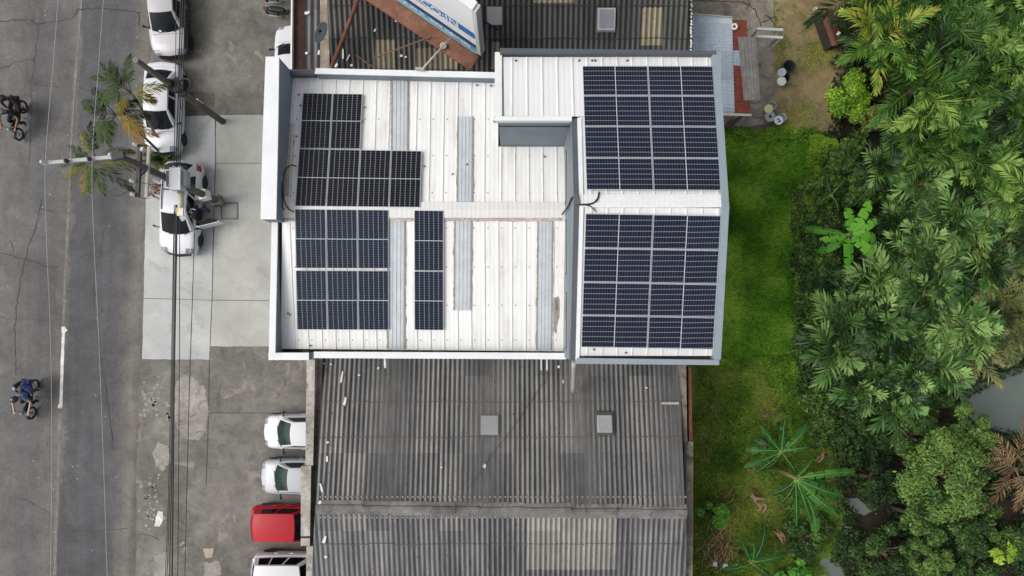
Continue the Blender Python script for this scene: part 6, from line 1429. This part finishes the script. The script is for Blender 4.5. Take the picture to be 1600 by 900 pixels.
tree('dull olive bush touching the bright one, nearer the lawn', 1352, 182, .8, .8, 2200, .075, leaf_mat('olive_leaf', (58, 70, 24), (104, 118, 46), (150, 158, 80), .6, .25, .1, .6), 32, 'bush', 'bush')
tree('dark leafy bush between the lawn corner and the palms', 1404, 205, .9, .7, 2600, .1, M_tree, 33, 'bush', 'bush', (.2, .5))
tree('largest leafy tree beside the pond, dense and rounded with bare twigs showing', 1472, 738, 1.95, 3.0, 12000, .085, M_tree, 34, tint=(.3, .85), nl=52, flat_=.3, twigs=60)
tree('leafy tree reaching out to the open pond water', 1512, 672, 1.0, 2.6, 5200, .085, M_tree, 35, tint=(.35, .85), nl=16, flat_=.3, twigs=8)
tree('leafy tree joined to the lower side of the largest one, towards the yellow sapling', 1512, 812, 1.35, 2.4, 5600, .085, M_tree, 54, tint=(.25, .8), nl=20, flat_=.3, twigs=14)
tree('leafy tree joined to the lower side of the largest one, away from the yellow sapling', 1436, 812, 1.2, 2.2, 4600, .085, M_tree, 55, tint=(.2, .75), nl=18, flat_=.3, twigs=10)
tree('dark shrub filling the shade above the small dark tree by the banana plants', 1378, 690, 1.0, .8, 3000, .1, M_tree, 56, 'bush', 'bush', (.05, .45), nl=14)
tree('dark shrub between the palms and the bank of the pond', 1455, 622, .9, .8, 2600, .1, M_tree, 57, 'bush', 'bush', (.1, .5), nl=12)
tree('leafy tree above the largest one, reaching under the palms', 1432, 688, 1.2, 2.2, 5000, .085, M_tree, 36, tint=(.25, .75), nl=16, flat_=.3)
tree('dark leafy tree between the large banana plant and the largest tree', 1368, 752, 1.2, 1.6, 4600, .085, M_tree, 37, tint=(.1, .5), nl=16, flat_=.3)
tree('dark green tree at the lower picture edge, below the small pond gap', 1385, 868, 1.7, 1.8, 7500, .085, M_tree, 38, tint=(.15, .6), nl=22, flat_=.3)
tree('leafy tree at the lower picture edge in front of the largest tree', 1450, 868, 1.2, 2.2, 4600, .09, M_tree, 39, tint=(.3, .8), nl=14, flat_=.3)
tree('small round green bush beside the old roof and a heap of dry leaves', 1114, 806, .72, .8, 2200, .09, M_bright, 40, 'bush', 'bush', (.25, .7), nl=12, narrow=.6)
tree('green bush between the large banana plant and the lower picture edge', 1262, 838, 1.2, .5, 4200, .09, M_tree, 41, 'bush', 'bush', (.25, .75), nl=14, flat_=.2)
tree('low leafy bush at the lower picture edge beside the small water', 1245, 896, .9, .5, 2600, .09, M_bright, 42, 'bush', 'bush', (.1, .5), nl=10, flat_=.2)
tree('yellow green sapling with a few bright leaf sprays at the corner by the pond', 1566, 860, 0.6, 1.4, 220, .16, M_yel, 43, 'sapling', 'sapling', (.2, .9), nl=6, narrow=.4)
tree('dark green sapling around the yellow sapling', 1586, 842, 1.1, .9, 2600, .1, M_tree, 44, 'sapling', 'sapling', (.2, .65), nl=12)
tree('olive tree at the thicket edge next to the picture edge', 1585, 390, 1.2, 1.8, 4200, .1, M_tree, 45, tint=(.35, .9), nl=14)
tree('leafy shrub hanging over the dark water above the pond', 1562, 545, .9, 1.2, 1800, .1, M_palmb, 46, 'bush', 'bush', nl=10)
tree('dark shrub at the lower picture edge below the yellow sapling', 1520, 890, 1.3, .7, 3600, .1, M_under, 47, 'bush', 'bush', (.2, .8), nl=14)
tree('dark shrub in the gap between the creeper mat and the feathery palms', 1318, 246, .85, .6, 3000, .1, M_tree, 49, 'bush', 'bush', (.15, .6), nl=14)
tree('low dark shrub right above the bright banana plant', 1340, 298, .8, .6, 2600, .11, M_tree, 50, 'bush', 'bush', (.15, .6), nl=12)
tree('low shrub between the lawn and the palms, below the bright banana plant', 1280, 430, .7, .4, 2200, .09, M_tree, 53, 'bush', 'bush', (.2, .7), nl=12)
tree('dark shrub between the palms and the leafy trees', 1330, 665, .9, .9, 2600, .1, M_tree, 48, 'bush', 'bush', (.1, .5), nl=12)

# stuff: blades, creepers, undergrowth
PONDS = ([(1508, 622), (1540, 600), (1640, 562), (1640, 690), (1560, 668), (1520, 655)], [(1318, 773), (1340, 776), (1366, 797), (1340, 804)], [(1288, 876), (1310, 884), (1320, 905), (1275, 905)])
def wob(p):
    f = lambda o, s: mnoise.noise(Vector((p[0] * s, p[1] * s, o)))
    return (p[0] + 13 * f(3, .03) + 7 * f(5, .11), p[1] + 13 * f(9, .03) + 7 * f(13, .11))
def blades(name, poly, n, hgt, wd, mat, seed, label, lean=.5, dens=None, tint=(.2, .8)):
    r = random.Random(seed); mb = MB(); xs = [p[0] for p in poly]; ys = [p[1] for p in poly]; k = 0; guard = 0
    while k < n and guard < n * 8:
        guard += 1; p = (r.uniform(min(xs), max(xs)), r.uniform(min(ys), max(ys)))
        if not inside(wob(p), poly): continue
        c = mnoise.noise(Vector((p[0] * .018, p[1] * .018, seed))); 
        if dens and c < dens * r.random() - .2: continue
        q_ = P(p[0], p[1], .01); ti = min(1, max(0, r.uniform(*tint) + c * .6))
        for _ in range(3):
            a_ = r.uniform(0, 6.28); h_ = hgt * r.uniform(.5, 1.3); d_ = Vector((math.cos(a_), math.sin(a_), 0)); w_ = Vector((-d_.y, d_.x, 0)) * wd * .5; b_ = q_ + d_ * r.uniform(0, .05)
            mb.add([b_ - w_, b_ + w_, b_ + d_ * h_ * lean * .5 + Vector((0, 0, h_ * .7)) + w_ * .6, b_ + d_ * h_ * lean + Vector((0, 0, h_)), b_ + d_ * h_ * lean * .5 + Vector((0, 0, h_ * .7)) - w_ * .6], [(0, 1, 2, 4), (4, 2, 3)], 0, ti)
        k += 1
    return tag(mb.build(name, mat, tint=True, fixn=False), label, None, kind='stuff')
blades('grass', [(1085, 205), (1258, 208), (1272, 300), (1266, 420), (1240, 555), (1085, 570)], 20000, .17, .022, M_grass, 3, 'short bright green grass of the lawn beside the shop', .9)
blades('rough_grass', [(1080, 570), (1250, 560), (1268, 640), (1300, 720), (1290, 905), (1080, 905)], 11000, .2, .02, M_grass2, 4, 'patchy rough grass behind the weathered roof', .9, dens=.5)
blades('weeds', [(1208, 0), (1300, 80), (1330, 130), (1300, 200), (1208, 200)], 1200, .09, .016, M_grass2, 7, 'sparse weeds on the bare soil', 1.0, dens=.9)
def cover(name, poly, n, size, mat, seed, label, h=(.05, .4), tint=(.2, .8), narrow=.5, clump=.02):
    r = random.Random(seed); mb = MB(); xs = [p[0] for p in poly]; ys = [p[1] for p in poly]; k = 0; guard = 0
    while k < n and guard < n * 8:
        guard += 1; p = (r.uniform(min(xs), max(xs)), r.uniform(min(ys), max(ys)))
        if not inside(wob(p), poly) or any(inside(p, w_) for w_ in PONDS): continue
        c = mnoise.noise(Vector((p[0] * clump, p[1] * clump, seed))) + .5 * mnoise.noise(Vector((p[0] * clump * 3, p[1] * clump * 3, seed)))
        if c < r.uniform(-.6, .1): continue
        z = lerp(h[0], h[1], max(0, min(1, .5 + c * .7))) * r.uniform(.7, 1.1); q_ = P(p[0], p[1], 0); q_.z = z
        nm = Vector((r.gauss(0, .5), r.gauss(0, .5), 1)).normalized(); a_ = nm.orthogonal().normalized(); b_ = nm.cross(a_); an = r.uniform(0, 6.28); u_ = (a_ * math.cos(an) + b_ * math.sin(an)) * size * r.uniform(.6, 1.3); v_ = nm.cross(u_) * narrow
        mb.add([q_ - u_, q_ + v_, q_ + u_ - Vector((0, 0, size * .3)), q_ - v_], [(0, 1, 2, 3)], 0, min(1, max(0, r.uniform(*tint) + c * .3))); k += 1
    return tag(mb.build(name, mat, tint=True, fixn=False), label, None, kind='stuff')
cover('creeper_cover', [(1128, 202), (1260, 200), (1312, 206), (1310, 224), (1250, 222), (1180, 220), (1130, 216)], 3800, .05, M_creep, 51, 'bright creeper growing along the slab and soil edge of the lawn', (.1, .45))
cover('creeper_cover', [(1252, 214), (1312, 214), (1308, 260), (1300, 300), (1270, 320), (1258, 270)], 5200, .045, M_creep, 52, 'bright yellow green creeper mat between the lawn and the palms', (.1, .5), (.35, .9))
cover('creeper_cover', [(1236, 300), (1300, 300), (1286, 400), (1268, 470), (1250, 580), (1225, 570), (1242, 470)], 5200, .05, M_grass2, 53, 'low green cover along the dark edge of the lawn', (.05, .35), (.15, .6))
cover('creeper_cover', [(1120, 558), (1250, 556), (1262, 600), (1290, 680), (1236, 690), (1216, 640), (1190, 575), (1125, 572)], 8000, .05, M_creep, 54, 'bright low cover around the lower end of the lawn', (.05, .4), (.1, .6))
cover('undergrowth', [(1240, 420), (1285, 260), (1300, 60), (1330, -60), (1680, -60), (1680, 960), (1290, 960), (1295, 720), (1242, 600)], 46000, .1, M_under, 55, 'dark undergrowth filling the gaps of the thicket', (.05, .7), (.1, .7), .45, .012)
cover('low_plants', [(1086, 575), (1240, 570), (1262, 640), (1296, 720), (1290, 905), (1086, 905)], 12000, .055, M_grass2, 61, 'low mixed weeds covering the rough ground behind the weathered roof', (.02, .25), (.0, .6), .45, .03)
cover('low_plants', [(1110, 590), (1180, 580), (1165, 680), (1140, 790), (1105, 770), (1125, 680)], 4000, .05, M_creep, 62, 'bright green low plants in a band across the rough ground', (.02, .2), (.0, .4), .45, .02)
r = random.Random(91); mb = MB()
for cx_, cy_, sx_, sy_, n_ in ((1098, 690, 10, 22, 160), (1120, 640, 14, 10, 110), (1190, 640, 16, 10, 110), (1216, 800, 12, 16, 180), (1232, 846, 12, 10, 120), (1186, 790, 12, 8, 90), (1098, 860, 8, 20, 120), (1150, 800, 14, 20, 120), (1120, 590, 16, 8, 60), (1175, 250, 12, 16, 30)):
    for _ in range(n_):
        p = P(r.gauss(cx_, sx_), r.gauss(cy_, sy_), r.uniform(.03, .16)); a_ = r.uniform(0, 6.28); d_ = Vector((math.cos(a_), math.sin(a_), r.uniform(-.1, .2))) * r.uniform(.12, .36); w_ = Vector((-d_.y, d_.x, 0)).normalized() * .013
        mb.add([p - d_ * .5 - w_, p - d_ * .5 + w_, p + w_ + Vector((0, 0, .03)), p + d_ * .5, p - w_ + Vector((0, 0, .03))], [(0, 1, 2, 4), (4, 2, 3)], 0, r.uniform(.2, 1))
tag(mb.build('dry_straw', M_dry, tint=True, fixn=False), 'dry straw lying in patches over the rough ground', None, kind='stuff')
cover('scrub', [(1232, 300), (1300, 250), (1325, 200), (1345, 215), (1318, 330), (1300, 440), (1290, 560), (1300, 690), (1262, 700), (1240, 600), (1232, 480)], 9000, .085, M_tree, 71, 'mid green scrub spilling over the lawn edge under the palms', (.1, .75), (.15, .8), .45, .02)
# dead leaves and stalks in the rough ground
def dead_leaf(px, py, az, L, lab, wd=.09, grp='dead leaves on the rough ground', mat=None):
    r = random.Random(int(px * 7 + py)); mb = MB(); b_ = P(px, py, .2)
    for k in range(5):
        a_ = R(az) + r.uniform(-.35, .35); d_ = Vector((math.cos(a_), math.sin(a_), 0)); s_ = Vector((-d_.y, d_.x, 0)); o_ = s_ * r.uniform(-.08, .08); l_ = L * r.uniform(.45, .8); pts = [b_ + o_ + d_ * l_ * t_ + s_ * .12 * math.sin(t_ * 3 + k) + Vector((0, 0, .12 * math.sin(t_ * 3.1) + .01 * k)) for t_ in (0, .25, .5, .75, 1)]
        vs = []
        for i, p in enumerate(pts): w_ = wd * .26 * (.4, .9, 1, .8, .2)[i]; vs += [p + s_ * w_, p + Vector((0, 0, .03)), p - s_ * w_]
        mb.add(vs, [(i * 3 + f, i * 3 + 3 + f, i * 3 + 4 + f, i * 3 + 1 + f) for i in range(4) for f in range(2)], 0, r.uniform(.4, 1))
    tag(mb.build('dead_leaf', mat or M_dry, loc=b_, tint=True, fixn=False), lab, 'dead leaf', grp)
dead_leaf(1128, 783, 48, 1.3, 'pale curved dry leaf above the small round bush', .1)
dead_leaf(1172, 768, 320, 1.1, 'crumpled brown dead leaves below the second banana plant', .2)
dead_leaf(1190, 784, 280, .7, 'small crumpled dead leaf at the end of the brown heap', .2)
dead_leaf(1196, 674, 100, .8, 'thin pale dry stalk standing in the low cover above the banana plants', .05)
dead_leaf(1168, 736, 40, .7, 'brown dead leaf on the dark hole beside the banana plants', .14)
dead_leaf(1228, 845, 135, 1.3, 'brown dead leaf under the large banana plant, towards the old roof', .16)
dead_leaf(1215, 796, 70, .6, 'pale split dead leaf between the banana plants', .1)
dead_leaf(1297, 342, 315, .9, 'orange dead leaf beside the bright banana plant', .12)
dead_leaf(1276, 722, 60, .9, 'brown dead leaf between the large banana plant and the thicket', .16)
dead_leaf(1312, 760, 172, 1.1, 'long brown dead leaf under the topmost long leaf of the large banana plant', .1)
r = random.Random(77); mb = MB()
for _ in range(150):
    p = P(r.gauss(1125, 12), r.gauss(855, 20), r.uniform(.05, .35)); a_ = R(r.gauss(70, 38)); d_ = Vector((math.cos(a_), math.sin(a_), r.uniform(-.15, .15))) * r.uniform(.3, .8); w_ = Vector((-d_.y, d_.x, 0)).normalized() * .018
    mb.add([p - d_ * .5 - w_, p - d_ * .5 + w_, p + w_ + Vector((0, 0, .06)), p + d_ * .5, p - w_ + Vector((0, 0, .06))], [(0, 1, 2, 4), (4, 2, 3)], 0, r.uniform(.3, 1))
tag(mb.build('dry_leaves', M_dry, tint=True, fixn=False), 'heap of dry straw coloured leaves below the small round bush', None, kind='stuff')
for i, (px, py) in enumerate(((1117, 881), (1133, 884))):
    mb = MB(); p = P(px, py, .3); mb.hexa([p + Vector(v) for v in ((-.12, -.1, 0), (.1, -.12, .02), (.13, .1, 0), (-.1, .13, .02))], [p + Vector(v) for v in ((-.1, -.08, .06), (.06, -.1, .1), (.1, .07, .05), (-.08, .1, .08))]); tag(mb.build('plastic_scrap', M_scrap, loc=p), ('white plastic scrap on the dry leaf heap, nearer the old roof', 'white plastic scrap on the dry leaf heap, nearer the banana plants')[i], 'litter')
